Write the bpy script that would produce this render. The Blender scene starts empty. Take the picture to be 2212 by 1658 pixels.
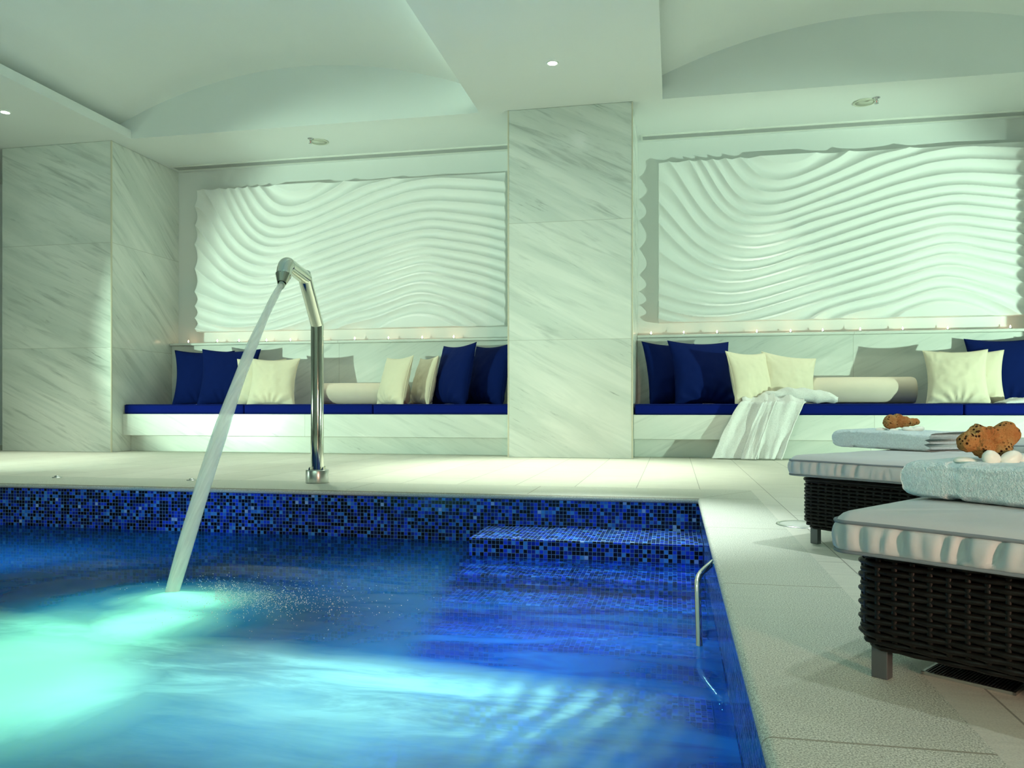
import bpy, bmesh, math, random
from mathutils import Vector, Matrix, noise, Euler
random.seed(7)
R = math.radians
S = bpy.context.scene
COL = S.collection
PI = math.pi

# ------------------------------------------------------------------ helpers
def link(o, parent=None):
    COL.objects.link(o)
    if parent is not None: o.parent = parent
    return o
def mesh(name, verts, faces, mat, parent=None, smooth=True, loc=None):
    m = bpy.data.meshes.new(name)
    m.from_pydata([tuple(v) for v in verts], [], [tuple(f) for f in faces])
    m.validate(); m.update()
    if smooth:
        m.polygons.foreach_set('use_smooth', [True]*len(m.polygons))
    if mat: m.materials.append(mat)
    o = bpy.data.objects.new(name, m)
    if loc: o.location = loc
    return link(o, parent)
def bobj(name, bm, mat, parent=None, smooth=False, loc=None):
    bmesh.ops.recalc_face_normals(bm, faces=bm.faces)
    m = bpy.data.meshes.new(name); bm.to_mesh(m); bm.free()
    if smooth: m.polygons.foreach_set('use_smooth', [True]*len(m.polygons))
    if mat: m.materials.append(mat)
    o = bpy.data.objects.new(name, m)
    if loc: o.location = loc
    return link(o, parent)
def tag(o, label, cat, group=None, kind=None):
    o['label'] = label; o['category'] = cat
    if group: o['group'] = group
    if kind: o['kind'] = kind
    return o
def struct(o, label=None):
    o['kind'] = 'structure'
    if label: o['label'] = label
    return o
def thing(name, label, cat, loc=(0,0,0), rz=0, group=None, rot=None):
    o = bpy.data.objects.new(name, None); COL.objects.link(o)
    o.location = loc; o.rotation_euler = rot if rot else (0,0,rz)
    o.empty_display_size = .1
    return tag(o, label, cat, group)
def dup(root, loc, rz=None, label=None, rot=None):
    r = root.copy(); COL.objects.link(r); r.location = loc
    if rz is not None: r.rotation_euler = (0,0,rz)
    if rot is not None: r.rotation_euler = rot
    if label: r['label'] = label
    for ch in list(root.children):
        c = ch.copy(); COL.objects.link(c); c.parent = r
        for g in list(ch.children):
            d = g.copy(); COL.objects.link(d); d.parent = c
    return r
def box(bm, x0,x1,y0,y1,z0,z1, bev=0, seg=2):
    r = bmesh.ops.create_cube(bm, size=1)
    vs = r['verts']
    for v in vs:
        v.co = Vector(((x0+x1)/2+v.co.x*(x1-x0), (y0+y1)/2+v.co.y*(y1-y0), (z0+z1)/2+v.co.z*(z1-z0)))
    if bev:
        es = list({e for v in vs for e in v.link_edges})
        bmesh.ops.bevel(bm, geom=es, offset=bev, segments=seg, affect='EDGES', profile=.5)
def boxobj(name, d, mat, parent=None, bev=0, seg=2, smooth=False):
    bm = bmesh.new(); box(bm,*d,bev=bev,seg=seg); return bobj(name,bm,mat,parent,smooth)
def tube(bm, pts, r, seg=16, cap=True, closed=False, sharp=()):
    """swept round tube along pts; r number or list"""
    pts = [Vector(p) for p in pts]; n = len(pts)
    rs = r if isinstance(r,(list,tuple)) else [r]*n
    rings=[]; prev=None
    for i,p in enumerate(pts):
        if closed: d=(pts[(i+1)%n]-pts[i-1]).normalized()
        elif i==0: d=(pts[1]-p).normalized()
        elif i==n-1: d=(p-pts[i-1]).normalized()
        else: d=((pts[i+1]-p).normalized()+(p-pts[i-1]).normalized()).normalized()
        if prev is None:
            a=d.orthogonal().normalized()
        else:
            a=(prev-d*prev.dot(d)).normalized()
        prev=a; b=d.cross(a)
        sc=1.0
        if 0<i<n-1 and not closed:
            c=max(.5,(pts[i+1]-p).normalized().dot(d)); sc=1/c
            # mitre in the bend plane
            e=((pts[i+1]-p).normalized()-(p-pts[i-1]).normalized())
            if e.length>1e-5:
                e=(e-d*e.dot(d)).normalized()
            else: e=None
        else: e=None
        ring=[]
        for k in range(seg):
            t=2*PI*k/seg
            o=(a*math.cos(t)+b*math.sin(t))*rs[i]
            if e is not None: o=o+e*o.dot(e)*(sc-1)
            ring.append(bm.verts.new(p+o))
        rings.append(ring)
    m=n if closed else n-1
    for i in range(m):
        A=rings[i];B=rings[(i+1)%n]
        for k in range(seg):
            bm.faces.new((A[k],A[(k+1)%seg],B[(k+1)%seg],B[k]))
    if cap and not closed:
        bm.faces.new(rings[0][::-1]); bm.faces.new(rings[-1])
    for i in sharp:
        for k in range(seg):
            e=bm.edges.get((rings[i][k],rings[i][(k+1)%seg]))
            if e: e.smooth=False
def lathe(bm, prof, seg=32, c=(0,0,0)):
    rings=[]
    for r,z in prof:
        if r<1e-6: rings.append([bm.verts.new((c[0],c[1],c[2]+z))])
        else: rings.append([bm.verts.new((c[0]+r*math.cos(2*PI*k/seg),c[1]+r*math.sin(2*PI*k/seg),c[2]+z)) for k in range(seg)])
    for A,B in zip(rings,rings[1:]):
        for k in range(seg):
            j=(k+1)%seg
            if len(A)==1 and len(B)==1: continue
            if len(A)==1: bm.faces.new((A[0],B[k],B[j]))
            elif len(B)==1: bm.faces.new((A[k],A[j],B[0]))
            else: bm.faces.new((A[k],A[j],B[j],B[k]))
def grid(nu,nv,fn):
    V=[fn(i/(nu-1),j/(nv-1)) for j in range(nv) for i in range(nu)]
    F=[(j*nu+i,j*nu+i+1,(j+1)*nu+i+1,(j+1)*nu+i) for j in range(nv-1) for i in range(nu-1)]
    return V,F
def fbm(x,y,z=0,oct=3):
    s=0;a=1;t=0
    for k in range(oct):
        s+=a*noise.noise(Vector((x*2**k,y*2**k,z*2**k+k*7.3)));t+=a;a*=.5
    return s/t

# ------------------------------------------------------------------ materials
class NT:
    def __init__(s,name):
        s.m=bpy.data.materials.new(name); s.m.use_nodes=True
        s.t=s.m.node_tree; s.t.nodes.clear()
        s.out=s.n('ShaderNodeOutputMaterial')
    def n(s,t,**k):
        o=s.t.nodes.new(t)
        for a,b in k.items(): setattr(o,a,b)
        return o
    def l(s,a,b): s.t.links.new(a,b)
    def math(s,op,a,b=None,c=None,clamp=False):
        o=s.n('ShaderNodeMath',operation=op); o.use_clamp=clamp
        for i,v in enumerate((a,b,c)):
            if v is None: continue
            if isinstance(v,(int,float)): o.inputs[i].default_value=v
            else: s.l(v,o.inputs[i])
        return o.outputs[0]
    def vmath(s,op,a,b=None,sc=None):
        o=s.n('ShaderNodeVectorMath',operation=op)
        for i,v in enumerate((a,b)):
            if v is None: continue
            if isinstance(v,(tuple,list)): o.inputs[i].default_value=v
            else: s.l(v,o.inputs[i])
        if sc is not None: o.inputs['Scale'].default_value=sc
        return o.outputs[0]
    def ramp(s,fac,stops,interp='LINEAR'):
        o=s.n('ShaderNodeValToRGB'); r=o.color_ramp; r.interpolation=interp
        while len(r.elements)<len(stops): r.elements.new(.5)
        for e,(p,c) in zip(r.elements,stops):
            e.position=p; e.color=(*c,1) if len(c)==3 else c
        s.l(fac,o.inputs[0]); return o.outputs[0]
    def mix(s,fac,a,b):
        o=s.n('ShaderNodeMix',data_type='RGBA')
        for i,v in ((0,fac),(6,a),(7,b)):
            if isinstance(v,(int,float)): o.inputs[i].default_value=v
            elif isinstance(v,(tuple,list)): o.inputs[i].default_value=(*v,1)
            else: s.l(v,o.inputs[i])
        return o.outputs[2]
    def noise(s,vec,scale,detail=4,rough=.5,dist=0):
        o=s.n('ShaderNodeTexNoise'); o.inputs['Scale'].default_value=scale
        o.inputs['Detail'].default_value=detail; o.inputs['Roughness'].default_value=rough
        o.inputs['Distortion'].default_value=dist
        if vec is not None: s.l(vec,o.inputs['Vector'])
        return o.outputs[0]
    def pos(s): return s.n('ShaderNodeNewGeometry').outputs['Position']
    def obj(s): return s.n('ShaderNodeTexCoord').outputs['Object']
    def xyz(s,v):
        o=s.n('ShaderNodeSeparateXYZ'); s.l(v,o.inputs[0]); return o.outputs
    def bump(s,h,strength=.3,dist=.01):
        o=s.n('ShaderNodeBump'); o.inputs['Strength'].default_value=strength; o.inputs['Distance'].default_value=dist
        s.l(h,o.inputs['Height']); return o.outputs[0]
    def bsdf(s,col,rough=.5,metal=0,normal=None,spec=None,sheen=0,coat=0):
        b=s.n('ShaderNodeBsdfPrincipled')
        for nm,v in (('Base Color',col),('Roughness',rough),('Metallic',metal)):
            if isinstance(v,(tuple,list)): b.inputs[nm].default_value=(*v,1)
            elif isinstance(v,(int,float)): b.inputs[nm].default_value=v
            else: s.l(v,b.inputs[nm])
        if normal is not None: s.l(normal,b.inputs['Normal'])
        if spec is not None: b.inputs['Specular IOR Level'].default_value=spec
        if sheen: b.inputs['Sheen Weight'].default_value=sheen
        if coat: b.inputs['Coat Weight'].default_value=coat
        s.l(b.outputs[0],s.out.inputs[0]); return b
    def joint(s,c,period,offset,width):
        """1 on a thin joint line across coordinate c"""
        f=s.math('FRACT',s.math('DIVIDE',s.math('SUBTRACT',c,offset),period))
        d=s.math('ABSOLUTE',s.math('SUBTRACT',f,.5))
        return s.math('GREATER_THAN',d,.5-width/period/2)

def simple(name,col,rough=.5,metal=0,spec=None,bumpscale=0,bumpstr=.2,sheen=0):
    t=NT(name); nrm=None
    v=t.obj()
    c=t.mix(t.noise(v,6,3),[x*.92 for x in col],[min(1,x*1.06) for x in col])
    if bumpscale: nrm=t.bump(t.noise(v,bumpscale,3),bumpstr,.004)
    t.bsdf(c,rough,metal,nrm,spec,sheen); return t.m

def marble(name,ang,zj=None,xj=None,strength=1.0,seed=0.0,side=False):
    """white marble with diagonal grey-green veins; slabs get their own cut"""
    t=NT(name); p=t.pos(); x,y,z=t.xyz(p)
    off=None
    cell=t.n('ShaderNodeCombineXYZ')
    if zj: t.l(t.math('FLOOR',t.math('DIVIDE',z,zj)),cell.inputs[2])
    if xj: t.l(t.math('FLOOR',t.math('DIVIDE',t.math('SUBTRACT',x,xj[1]),xj[0])),cell.inputs[0])
    cell.inputs[1].default_value=seed
    pv=t.vmath('ADD',p,t.vmath('SCALE',cell.outputs[0],None,3.71))
    mp=t.n('ShaderNodeMapping'); mp.inputs['Rotation'].default_value=(R(ang),R(8),R(12)) if side else (R(8),R(ang),R(12)); t.l(pv,mp.inputs[0])
    m2=t.n('ShaderNodeMapping'); m2.inputs['Scale'].default_value=(.9,.33,4.0) if side else (.33,.9,4.0); t.l(mp.outputs[0],m2.inputs[0])
    v=m2.outputs[0]
    n1=t.noise(v,1.1,5,.62,.8); n2=t.noise(v,3.4,5,.6,.5); n3=t.noise(pv,.7,3)
    broad=t.ramp(n1,[(.38,(0,0,0)),(.62,(1,1,1))])
    vein=t.ramp(n2,[(.53,(0,0,0)),(.70,(1,1,1))])
    veinm=t.math('MULTIPLY',vein,t.ramp(n3,[(.38,(0,0,0)),(.6,(1,1,1))]))
    fine=t.ramp(t.noise(v,9,4,.65,.3),[(.60,(0,0,0)),(.74,(1,1,1))])
    base=t.mix(t.math('MULTIPLY',broad,.62*strength),(.80,.825,.77),(.56,.62,.57))
    c=t.mix(t.math('MULTIPLY',veinm,.62*strength),base,(.30,.345,.31))
    spots=t.math('MULTIPLY',fine,t.ramp(n1,[(.5,(0,0,0)),(.62,(1,1,1))]))
    c=t.mix(t.math('MULTIPLY',spots,.8*strength),c,(.20,.235,.21))
    if zj:
        c=t.mix(t.math('MULTIPLY',t.joint(z,zj,0,.006),.5),c,(.42,.42,.36))
    if xj:
        c=t.mix(t.math('MULTIPLY',t.joint(x,xj[0],xj[1],.006),.5),c,(.42,.42,.36))
    t.bsdf(c,.22,0,None,.45); return t.m

def mosaic(name,size=.0212,bright=1.0):
    t=NT(name); p=t.pos(); g=t.n('ShaderNodeNewGeometry')
    nrm=t.xyz(g.outputs['True Normal'])
    pv=t.vmath('ADD',p,(.0047,.0031,.0058))
    sc=t.vmath('SCALE',pv,None,1/size)
    cell=t.vmath('FLOOR',sc)
    fr=t.xyz(t.vmath('FRACTION',sc))
    wn=t.n('ShaderNodeTexWhiteNoise',noise_dimensions='3D'); t.l(cell,wn.inputs['Vector'])
    grout=None
    for f,nn in zip(fr,nrm):
        d=t.math('ABSOLUTE',t.math('SUBTRACT',f,.5))
        e=t.math('MULTIPLY',t.math('GREATER_THAN',d,.5-.052),t.math('LESS_THAN',t.math('ABSOLUTE',nn),.5))
        grout=e if grout is None else t.math('MAXIMUM',grout,e)
    b=bright
    col=t.ramp(wn.outputs['Value'],[(0,(.0018*b,.0022*b,.007*b)),(.30,(.003*b,.006*b,.045*b)),(.46,(.004*b,.014*b,.20*b)),
        (.66,(.007*b,.030*b,.42*b)),(.82,(.014*b,.085*b,.38*b)),(.94,(.03*b,.15*b,.42*b)),(.985,(.16*b,.26*b,.48*b))],'CONSTANT')
    sh=t.noise(t.vmath('ADD',sc,t.vmath('SCALE',wn.outputs['Color'],None,40.)),.9,3)
    col=t.mix(t.math('MULTIPLY',sh,.35),col,t.vmath('SCALE',col,None,1.8))
    c=t.mix(grout,col,(.07*b,.16*b,.30*b))
    rough=t.math('ADD',t.math('MULTIPLY',grout,.5),.12)
    nb=t.bump(t.math('SUBTRACT',1,grout),.5,.002)
    t.bsdf(c,rough,0,nb,.4); return t.m

def m_plaster(name='white_plaster',col=(.82,.84,.82)):
    t=NT(name); p=t.pos()
    c=t.mix(t.noise(p,1.5,3),[x*.97 for x in col],col)
    t.bsdf(c,.8,0,t.bump(t.noise(p,70,4),.08,.004),.2); return t.m

def m_tiles():
    t=NT('deck_stone_tiles'); p=t.pos(); x,y,z=t.xyz(p)
    cv=t.n('ShaderNodeCombineXYZ'); t.l(t.math('ADD',y,.33),cv.inputs[0]); t.l(t.math('ADD',x,.227+.385*40),cv.inputs[1])
    br=t.n('ShaderNodeTexBrick'); t.l(cv.outputs[0],br.inputs['Vector'])
    br.inputs['Scale'].default_value=1; br.inputs['Brick Width'].default_value=.77; br.inputs['Row Height'].default_value=.385
    br.inputs['Mortar Size'].default_value=.0022; br.inputs['Mortar Smooth'].default_value=.1; br.inputs['Bias'].default_value=0
    br.inputs['Color1'].default_value=(.70,.69,.60,1); br.inputs['Color2'].default_value=(.76,.75,.66,1); br.inputs['Mortar'].default_value=(.36,.35,.30,1)
    br.offset=.5
    mp=t.n('ShaderNodeMapping'); mp.inputs['Scale'].default_value=(1.2,9,3); t.l(p,mp.inputs[0])
    g=t.ramp(t.noise(mp.outputs[0],5,6,.6),[(.35,(.88,.88,.88)),(.65,(1,1,1))])
    mu=t.n('ShaderNodeMix',data_type='RGBA',blend_type='MULTIPLY'); mu.inputs[0].default_value=1
    t.l(br.outputs['Color'],mu.inputs[6]); t.l(g,mu.inputs[7])
    sp=t.ramp(t.noise(p,260,2),[(.3,(.85,.85,.85)),(.6,(1,1,1))])
    mv=t.n('ShaderNodeMix',data_type='RGBA',blend_type='MULTIPLY'); mv.inputs[0].default_value=1
    t.l(mu.outputs[2],mv.inputs[6]); t.l(sp,mv.inputs[7])
    t.bsdf(mv.outputs[2],.55,0,t.bump(t.noise(p,220,3),.12,.002),.3); return t.m

def m_coping():
    t=NT('flamed_coping_stone'); p=t.pos(); x,y,z=t.xyz(p)
    grain=t.noise(p,330,3,.7); mid=t.noise(p,90,4,.6)
    mp=t.n('ShaderNodeMapping'); mp.inputs['Scale'].default_value=(1.3,7,3); t.l(p,mp.inputs[0])
    band=t.noise(mp.outputs[0],3,5,.6)
    c=t.ramp(grain,[(.40,(.24,.255,.21)),(.5,(.58,.59,.51)),(.60,(.82,.82,.73))])
    c=t.mix(t.math('MULTIPLY',t.ramp(mid,[(.45,(0,0,0)),(.7,(1,1,1))]),.5),c,(.62,.64,.56))
    c=t.mix(t.math('MULTIPLY',t.ramp(band,[(.5,(0,0,0)),(.75,(1,1,1))]),.3),c,(.45,.47,.41))
    far=t.math('GREATER_THAN',y,4.56)
    jr=t.math('MULTIPLY',t.joint(y,1.09,1.27,.006),t.math('SUBTRACT',1,far))
    jf=t.math('MULTIPLY',t.math('MULTIPLY',t.joint(x,1.12,-.83,.006),far),t.math('LESS_THAN',x,.0))
    # mitred joint at the pool corner
    dg=t.math('ABSOLUTE',t.math('SUBTRACT',t.math('MULTIPLY',t.math('SUBTRACT',x,.148),1.45),t.math('SUBTRACT',y,4.55)))
    jd=t.math('MULTIPLY',t.math('LESS_THAN',dg,.005),t.math('GREATER_THAN',y,4.55))
    j=t.math('MAXIMUM',t.math('MAXIMUM',jr,jf),jd)
    edge=t.math('LESS_THAN',t.math('ABSOLUTE',t.math('SUBTRACT',x,.462)),.0015)
    j=t.math('MAXIMUM',j,t.math('MULTIPLY',edge,t.math('LESS_THAN',y,5.04)))
    c=t.mix(t.math('MULTIPLY',j,.75),c,(.25,.22,.16))
    t.bsdf(c,.6,0,t.bump(grain,.13,.002),.3); return t.m

def m_fabric(name,col,scale=500,rough=.85,sheen=.2,bs=.15):
    t=NT(name); v=t.obj()
    w=t.n('ShaderNodeTexChecker'); 
    nz=t.noise(v,scale,2); big=t.noise(v,5,3)
    c=t.mix(t.math('MULTIPLY',big,.5),[x*.9 for x in col],[min(1,x*1.1) for x in col])
    t.t.nodes.remove(w)
    t.bsdf(c,rough,0,t.bump(nz,bs,.002),.12,sheen); return t.m

def m_terry(name,col):
    t=NT(name); v=t.obj()
    h=t.noise(v,170,3,.7); h2=t.noise(v,420,2)
    hh=t.math('ADD',h,t.math('MULTIPLY',h2,.5))
    c=t.mix(t.ramp(h,[(.35,(0,0,0)),(.65,(1,1,1))]),[x*.86 for x in col],[min(1,x*1.05) for x in col])
    t.bsdf(c,.95,0,t.bump(hh,.75,.006),.1,.4); return t.m

def m_emit(name,col,st):
    t=NT(name); e=t.n('ShaderNodeEmission'); e.inputs[0].default_value=(*col,1); e.inputs[1].default_value=st
    t.l(e.outputs[0],t.out.inputs[0]); return t.m

def m_sponge():
    t=NT('sea_sponge'); v=t.obj()
    vo=t.n('ShaderNodeTexVoronoi'); vo.inputs['Scale'].default_value=150; t.l(v,vo.inputs['Vector'])
    vo2=t.n('ShaderNodeTexVoronoi'); vo2.inputs['Scale'].default_value=420; t.l(v,vo2.inputs['Vector'])
    patch=t.ramp(t.noise(v,30,2),[(.46,(0,0,0)),(.54,(1,1,1))])
    pit=t.math('MULTIPLY',t.ramp(vo.outputs['Distance'],[(.26,(1,1,1)),(.40,(0,0,0))]),patch)
    n=t.noise(v,26,4)
    c=t.ramp(n,[(.30,(.40,.15,.05)),(.50,(.50,.25,.09)),(.62,(.46,.32,.13))])
    c=t.mix(t.math('MULTIPLY',vo2.outputs['Distance'],.55),c,(.26,.11,.035))
    c=t.mix(pit,c,(.04,.014,.006))
    h=t.math('SUBTRACT',t.math('MULTIPLY',vo2.outputs['Distance'],-.3),pit)
    t.bsdf(c,.95,0,t.bump(h,.9,.004),.1); return t.m

def m_water():
    """clear blue water, with white air bubbles where the jet stirs it and painted light in front"""
    t=NT('pool_water'); p=t.pos(); x,y,z=t.xyz(p)
    w1=t.noise(p,2.2,4,.55,.6); w2=t.noise(p,1.1,2)
    mpf=t.n('ShaderNodeMapping'); mpf.inputs['Scale'].default_value=(1.0,3.6,1); mpf.inputs['Rotation'].default_value=(0,0,R(14)); t.l(p,mpf.inputs[0])
    streak=t.noise(mpf.outputs[0],2.4,5,.6,.4)
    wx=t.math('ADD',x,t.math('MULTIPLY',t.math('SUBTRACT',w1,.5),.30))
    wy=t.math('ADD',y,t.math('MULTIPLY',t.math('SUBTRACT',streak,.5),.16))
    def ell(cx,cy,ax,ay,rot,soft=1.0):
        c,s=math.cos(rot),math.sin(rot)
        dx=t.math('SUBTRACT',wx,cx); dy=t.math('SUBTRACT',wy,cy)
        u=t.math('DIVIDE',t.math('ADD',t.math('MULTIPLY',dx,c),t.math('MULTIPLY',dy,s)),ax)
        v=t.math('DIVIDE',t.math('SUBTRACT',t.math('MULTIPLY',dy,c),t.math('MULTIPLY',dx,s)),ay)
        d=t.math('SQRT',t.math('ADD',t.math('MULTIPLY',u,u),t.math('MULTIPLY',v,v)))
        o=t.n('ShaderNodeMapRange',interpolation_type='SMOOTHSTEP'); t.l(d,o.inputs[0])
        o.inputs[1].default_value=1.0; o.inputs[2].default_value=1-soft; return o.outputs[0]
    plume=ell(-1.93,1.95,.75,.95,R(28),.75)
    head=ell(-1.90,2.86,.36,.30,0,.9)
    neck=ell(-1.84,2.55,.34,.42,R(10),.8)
    foam_light=t.math('MAXIMUM',t.math('MAXIMUM',plume,head),neck)
    # painted light, a bright sheet in front: far rim runs from the plume to the grab rail
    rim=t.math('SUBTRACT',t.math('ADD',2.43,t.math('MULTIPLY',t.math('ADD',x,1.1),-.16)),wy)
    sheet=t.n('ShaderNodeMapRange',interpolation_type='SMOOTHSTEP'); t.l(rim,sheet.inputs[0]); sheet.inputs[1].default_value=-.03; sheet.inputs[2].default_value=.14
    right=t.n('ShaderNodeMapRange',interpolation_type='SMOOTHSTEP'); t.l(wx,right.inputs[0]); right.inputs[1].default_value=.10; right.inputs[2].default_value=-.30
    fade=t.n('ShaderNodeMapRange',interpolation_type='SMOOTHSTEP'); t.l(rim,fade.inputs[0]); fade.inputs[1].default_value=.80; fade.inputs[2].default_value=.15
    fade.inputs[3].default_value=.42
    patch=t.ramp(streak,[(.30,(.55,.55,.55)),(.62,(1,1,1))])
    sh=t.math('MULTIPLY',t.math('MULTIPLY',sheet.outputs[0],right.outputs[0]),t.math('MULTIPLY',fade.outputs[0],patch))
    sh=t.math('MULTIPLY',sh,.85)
    st=t.math('SINE',t.math('MULTIPLY',t.math('ADD',t.math('SUBTRACT',x,t.math('MULTIPLY',y,.22)),t.math('MULTIPLY',w1,.16)),2*PI/.095))  # slanted caustic light stripes, painted into the sheet
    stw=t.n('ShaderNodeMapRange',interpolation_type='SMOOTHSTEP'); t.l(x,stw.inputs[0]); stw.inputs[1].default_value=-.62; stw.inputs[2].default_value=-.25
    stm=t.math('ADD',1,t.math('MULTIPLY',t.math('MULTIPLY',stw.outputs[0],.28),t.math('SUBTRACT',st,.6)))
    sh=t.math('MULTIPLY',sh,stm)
    foam_light=t.math('MAXIMUM',t.math('MULTIPLY',foam_light,.98),sh)  # jet bubbles joined with the painted light sheet
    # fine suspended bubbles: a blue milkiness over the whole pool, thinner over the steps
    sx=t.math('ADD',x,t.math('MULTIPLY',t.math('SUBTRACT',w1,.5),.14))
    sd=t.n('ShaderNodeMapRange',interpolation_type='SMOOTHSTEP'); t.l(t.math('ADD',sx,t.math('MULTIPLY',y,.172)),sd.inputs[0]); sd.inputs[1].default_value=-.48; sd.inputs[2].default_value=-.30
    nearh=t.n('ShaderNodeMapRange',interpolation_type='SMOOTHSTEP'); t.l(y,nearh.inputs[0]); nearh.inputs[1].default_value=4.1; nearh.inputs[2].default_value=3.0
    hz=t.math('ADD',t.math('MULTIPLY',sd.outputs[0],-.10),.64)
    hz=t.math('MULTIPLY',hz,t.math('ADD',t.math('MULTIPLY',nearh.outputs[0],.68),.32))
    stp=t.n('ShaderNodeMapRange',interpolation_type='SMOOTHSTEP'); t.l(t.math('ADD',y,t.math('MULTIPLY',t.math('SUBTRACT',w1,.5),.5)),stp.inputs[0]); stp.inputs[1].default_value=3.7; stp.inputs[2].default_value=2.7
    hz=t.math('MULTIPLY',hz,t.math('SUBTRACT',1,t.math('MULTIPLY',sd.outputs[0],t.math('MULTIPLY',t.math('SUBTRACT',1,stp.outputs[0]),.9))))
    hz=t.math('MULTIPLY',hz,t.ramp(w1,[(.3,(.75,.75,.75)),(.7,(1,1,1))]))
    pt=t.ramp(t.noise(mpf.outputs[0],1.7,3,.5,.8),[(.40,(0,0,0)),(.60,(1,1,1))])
    hzc=t.mix(sd.outputs[0],(.022,.26,.55),t.mix(pt,(.006,.09,.52),(.022,.30,.95)))  # lit water painted into the haze colour: lighter blue over the steps
    total=t.math('MAXIMUM',foam_light,hz)
    ff=t.math('DIVIDE',foam_light,t.math('ADD',t.math('ADD',foam_light,t.math('MULTIPLY',hz,t.math('SUBTRACT',1,foam_light))),.001))
    # surface
    rip=t.noise(mpf.outputs[0],7,4,.55,.5)
    bm=t.bump(rip,.12,.03)
    rf=t.n('ShaderNodeBsdfRefraction'); rf.inputs['Color'].default_value=(.28,.64,1.0,1); rf.inputs['Roughness'].default_value=.10; rf.inputs['IOR'].default_value=1.33
    t.l(bm,rf.inputs['Normal'])
    thru=t.n('ShaderNodeBsdfTransparent'); thru.inputs[0].default_value=(.50,.80,1,1)
    clear=t.n('ShaderNodeMixShader'); clear.inputs[0].default_value=.66; t.l(rf.outputs[0],clear.inputs[1]); t.l(thru.outputs[0],clear.inputs[2])
    df=t.n('ShaderNodeBsdfDiffuse'); tl=t.n('ShaderNodeBsdfTranslucent')
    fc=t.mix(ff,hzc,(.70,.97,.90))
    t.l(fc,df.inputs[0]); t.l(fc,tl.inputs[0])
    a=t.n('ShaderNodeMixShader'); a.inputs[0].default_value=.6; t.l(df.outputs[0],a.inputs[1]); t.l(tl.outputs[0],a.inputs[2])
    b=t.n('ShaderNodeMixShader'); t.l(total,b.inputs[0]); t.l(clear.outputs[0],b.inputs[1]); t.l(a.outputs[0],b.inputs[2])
    gl=t.n('ShaderNodeBsdfGlossy'); gl.inputs['Roughness'].default_value=.16; gl.inputs[0].default_value=(1,1,1,1); t.l(bm,gl.inputs['Normal'])
    fr=t.n('ShaderNodeFresnel'); fr.inputs[0].default_value=1.33
    g=t.n('ShaderNodeNewGeometry')
    fac=t.math('MULTIPLY',t.math('MULTIPLY',fr.outputs[0],.34),t.math('SUBTRACT',1,g.outputs['Backfacing']))
    c=t.n('ShaderNodeMixShader'); t.l(fac,c.inputs[0]); t.l(b.outputs[0],c.inputs[1]); t.l(gl.outputs[0],c.inputs[2])
    t.l(c.outputs[0],t.out.inputs[0]); return t.m

def m_jet():
    t=NT('jet_water'); v=t.pos()
    mp=t.n('ShaderNodeMapping'); mp.inputs['Scale'].default_value=(60,4,4); t.l(v,mp.inputs[0])
    st=t.noise(mp.outputs[0],1.5,3)
    lw=t.n('ShaderNodeLayerWeight'); lw.inputs[0].default_value=.35
    tr=t.n('ShaderNodeBsdfTransparent'); tr.inputs[0].default_value=(.97,1,.98,1)
    df=t.n('ShaderNodeBsdfDiffuse'); df.inputs[0].default_value=(1,1,.93,1)
    tl=t.n('ShaderNodeBsdfTranslucent'); tl.inputs[0].default_value=(1,1,.93,1)
    a=t.n('ShaderNodeMixShader'); a.inputs[0].default_value=.35; t.l(df.outputs[0],a.inputs[1]); t.l(tl.outputs[0],a.inputs[2])
    f=t.math('MULTIPLY',t.math('SUBTRACT',1,t.math('POWER',lw.outputs['Facing'],2)),t.math('ADD',.50,t.math('MULTIPLY',st,.55)),clamp=True)
    b=t.n('ShaderNodeMixShader'); t.l(f,b.inputs[0]); t.l(tr.outputs[0],b.inputs[1]); t.l(a.outputs[0],b.inputs[2])
    t.l(b.outputs[0],t.out.inputs[0]); return t.m

def m_wicker():
    t=NT('dark_wicker'); v=t.obj()
    c=t.ramp(t.noise(v,60,3),[(.3,(.003,.0028,.0028)),(.7,(.009,.007,.0055))])
    t.bsdf(c,.45,0,None,.25); return t.m

PLASTER=m_plaster(); CEIL=m_plaster('ceiling_plaster',(.80,.83,.81))
GYPSUM=m_plaster('white_gypsum_relief',(.88,.89,.87))
MARB_P=marble('pillar_marble',-27,1.175,None,1.0,1.0)
MARB_L=marble('wall_marble',-24,1.175,None,1.0,4.0)
MARB_LS=marble('recess_marble',40,1.175,None,1.0,7.0,True)
MARB_B=marble('bench_marble',24,None,(30,1.86),.55,11.0)
MARB_B2=marble('bench_marble_left',-24,None,(30,-3.93),.55,15.0)
MARB_BK=marble('backrest_marble',26,None,(30,1.86),.6,19.0)
MARB_BK2=marble('backrest_marble_left',26,None,(30,-3.93),.6,23.0)
TILE=m_tiles(); COPING=m_coping(); MOSAIC=mosaic('blue_glass_mosaic',bright=1.6)
BLUE=m_fabric('blue_velvet',(.0010,.010,.095),600,.9,.0)
BLUEC=m_fabric('blue_cushion_canvas',(.0010,.010,.17),600,.9,.0)
CREAM=m_fabric('cream_cotton',(.84,.76,.58),600,.9,.1)
BOLST=m_fabric('ivory_linen',(.85,.73,.60),900,.9,.1,.3)
MATT=m_fabric('silver_grey_canvas',(.55,.58,.60),700,.5,.15,.08)
PIPE=simple('grey_piping',(.20,.23,.26),.7)
TERRY=m_terry('terry_towelling',(.76,.92,.97)); ROBE=m_terry('white_robe_terry',(.95,.94,.92))
STEEL=simple('polished_steel',(.74,.76,.68),.07,1)
BRUSH=simple('satin_steel',(.62,.64,.62),.28,1)
LEGM=simple('grey_metal_leg',(.16,.17,.18),.35,.7)
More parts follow.
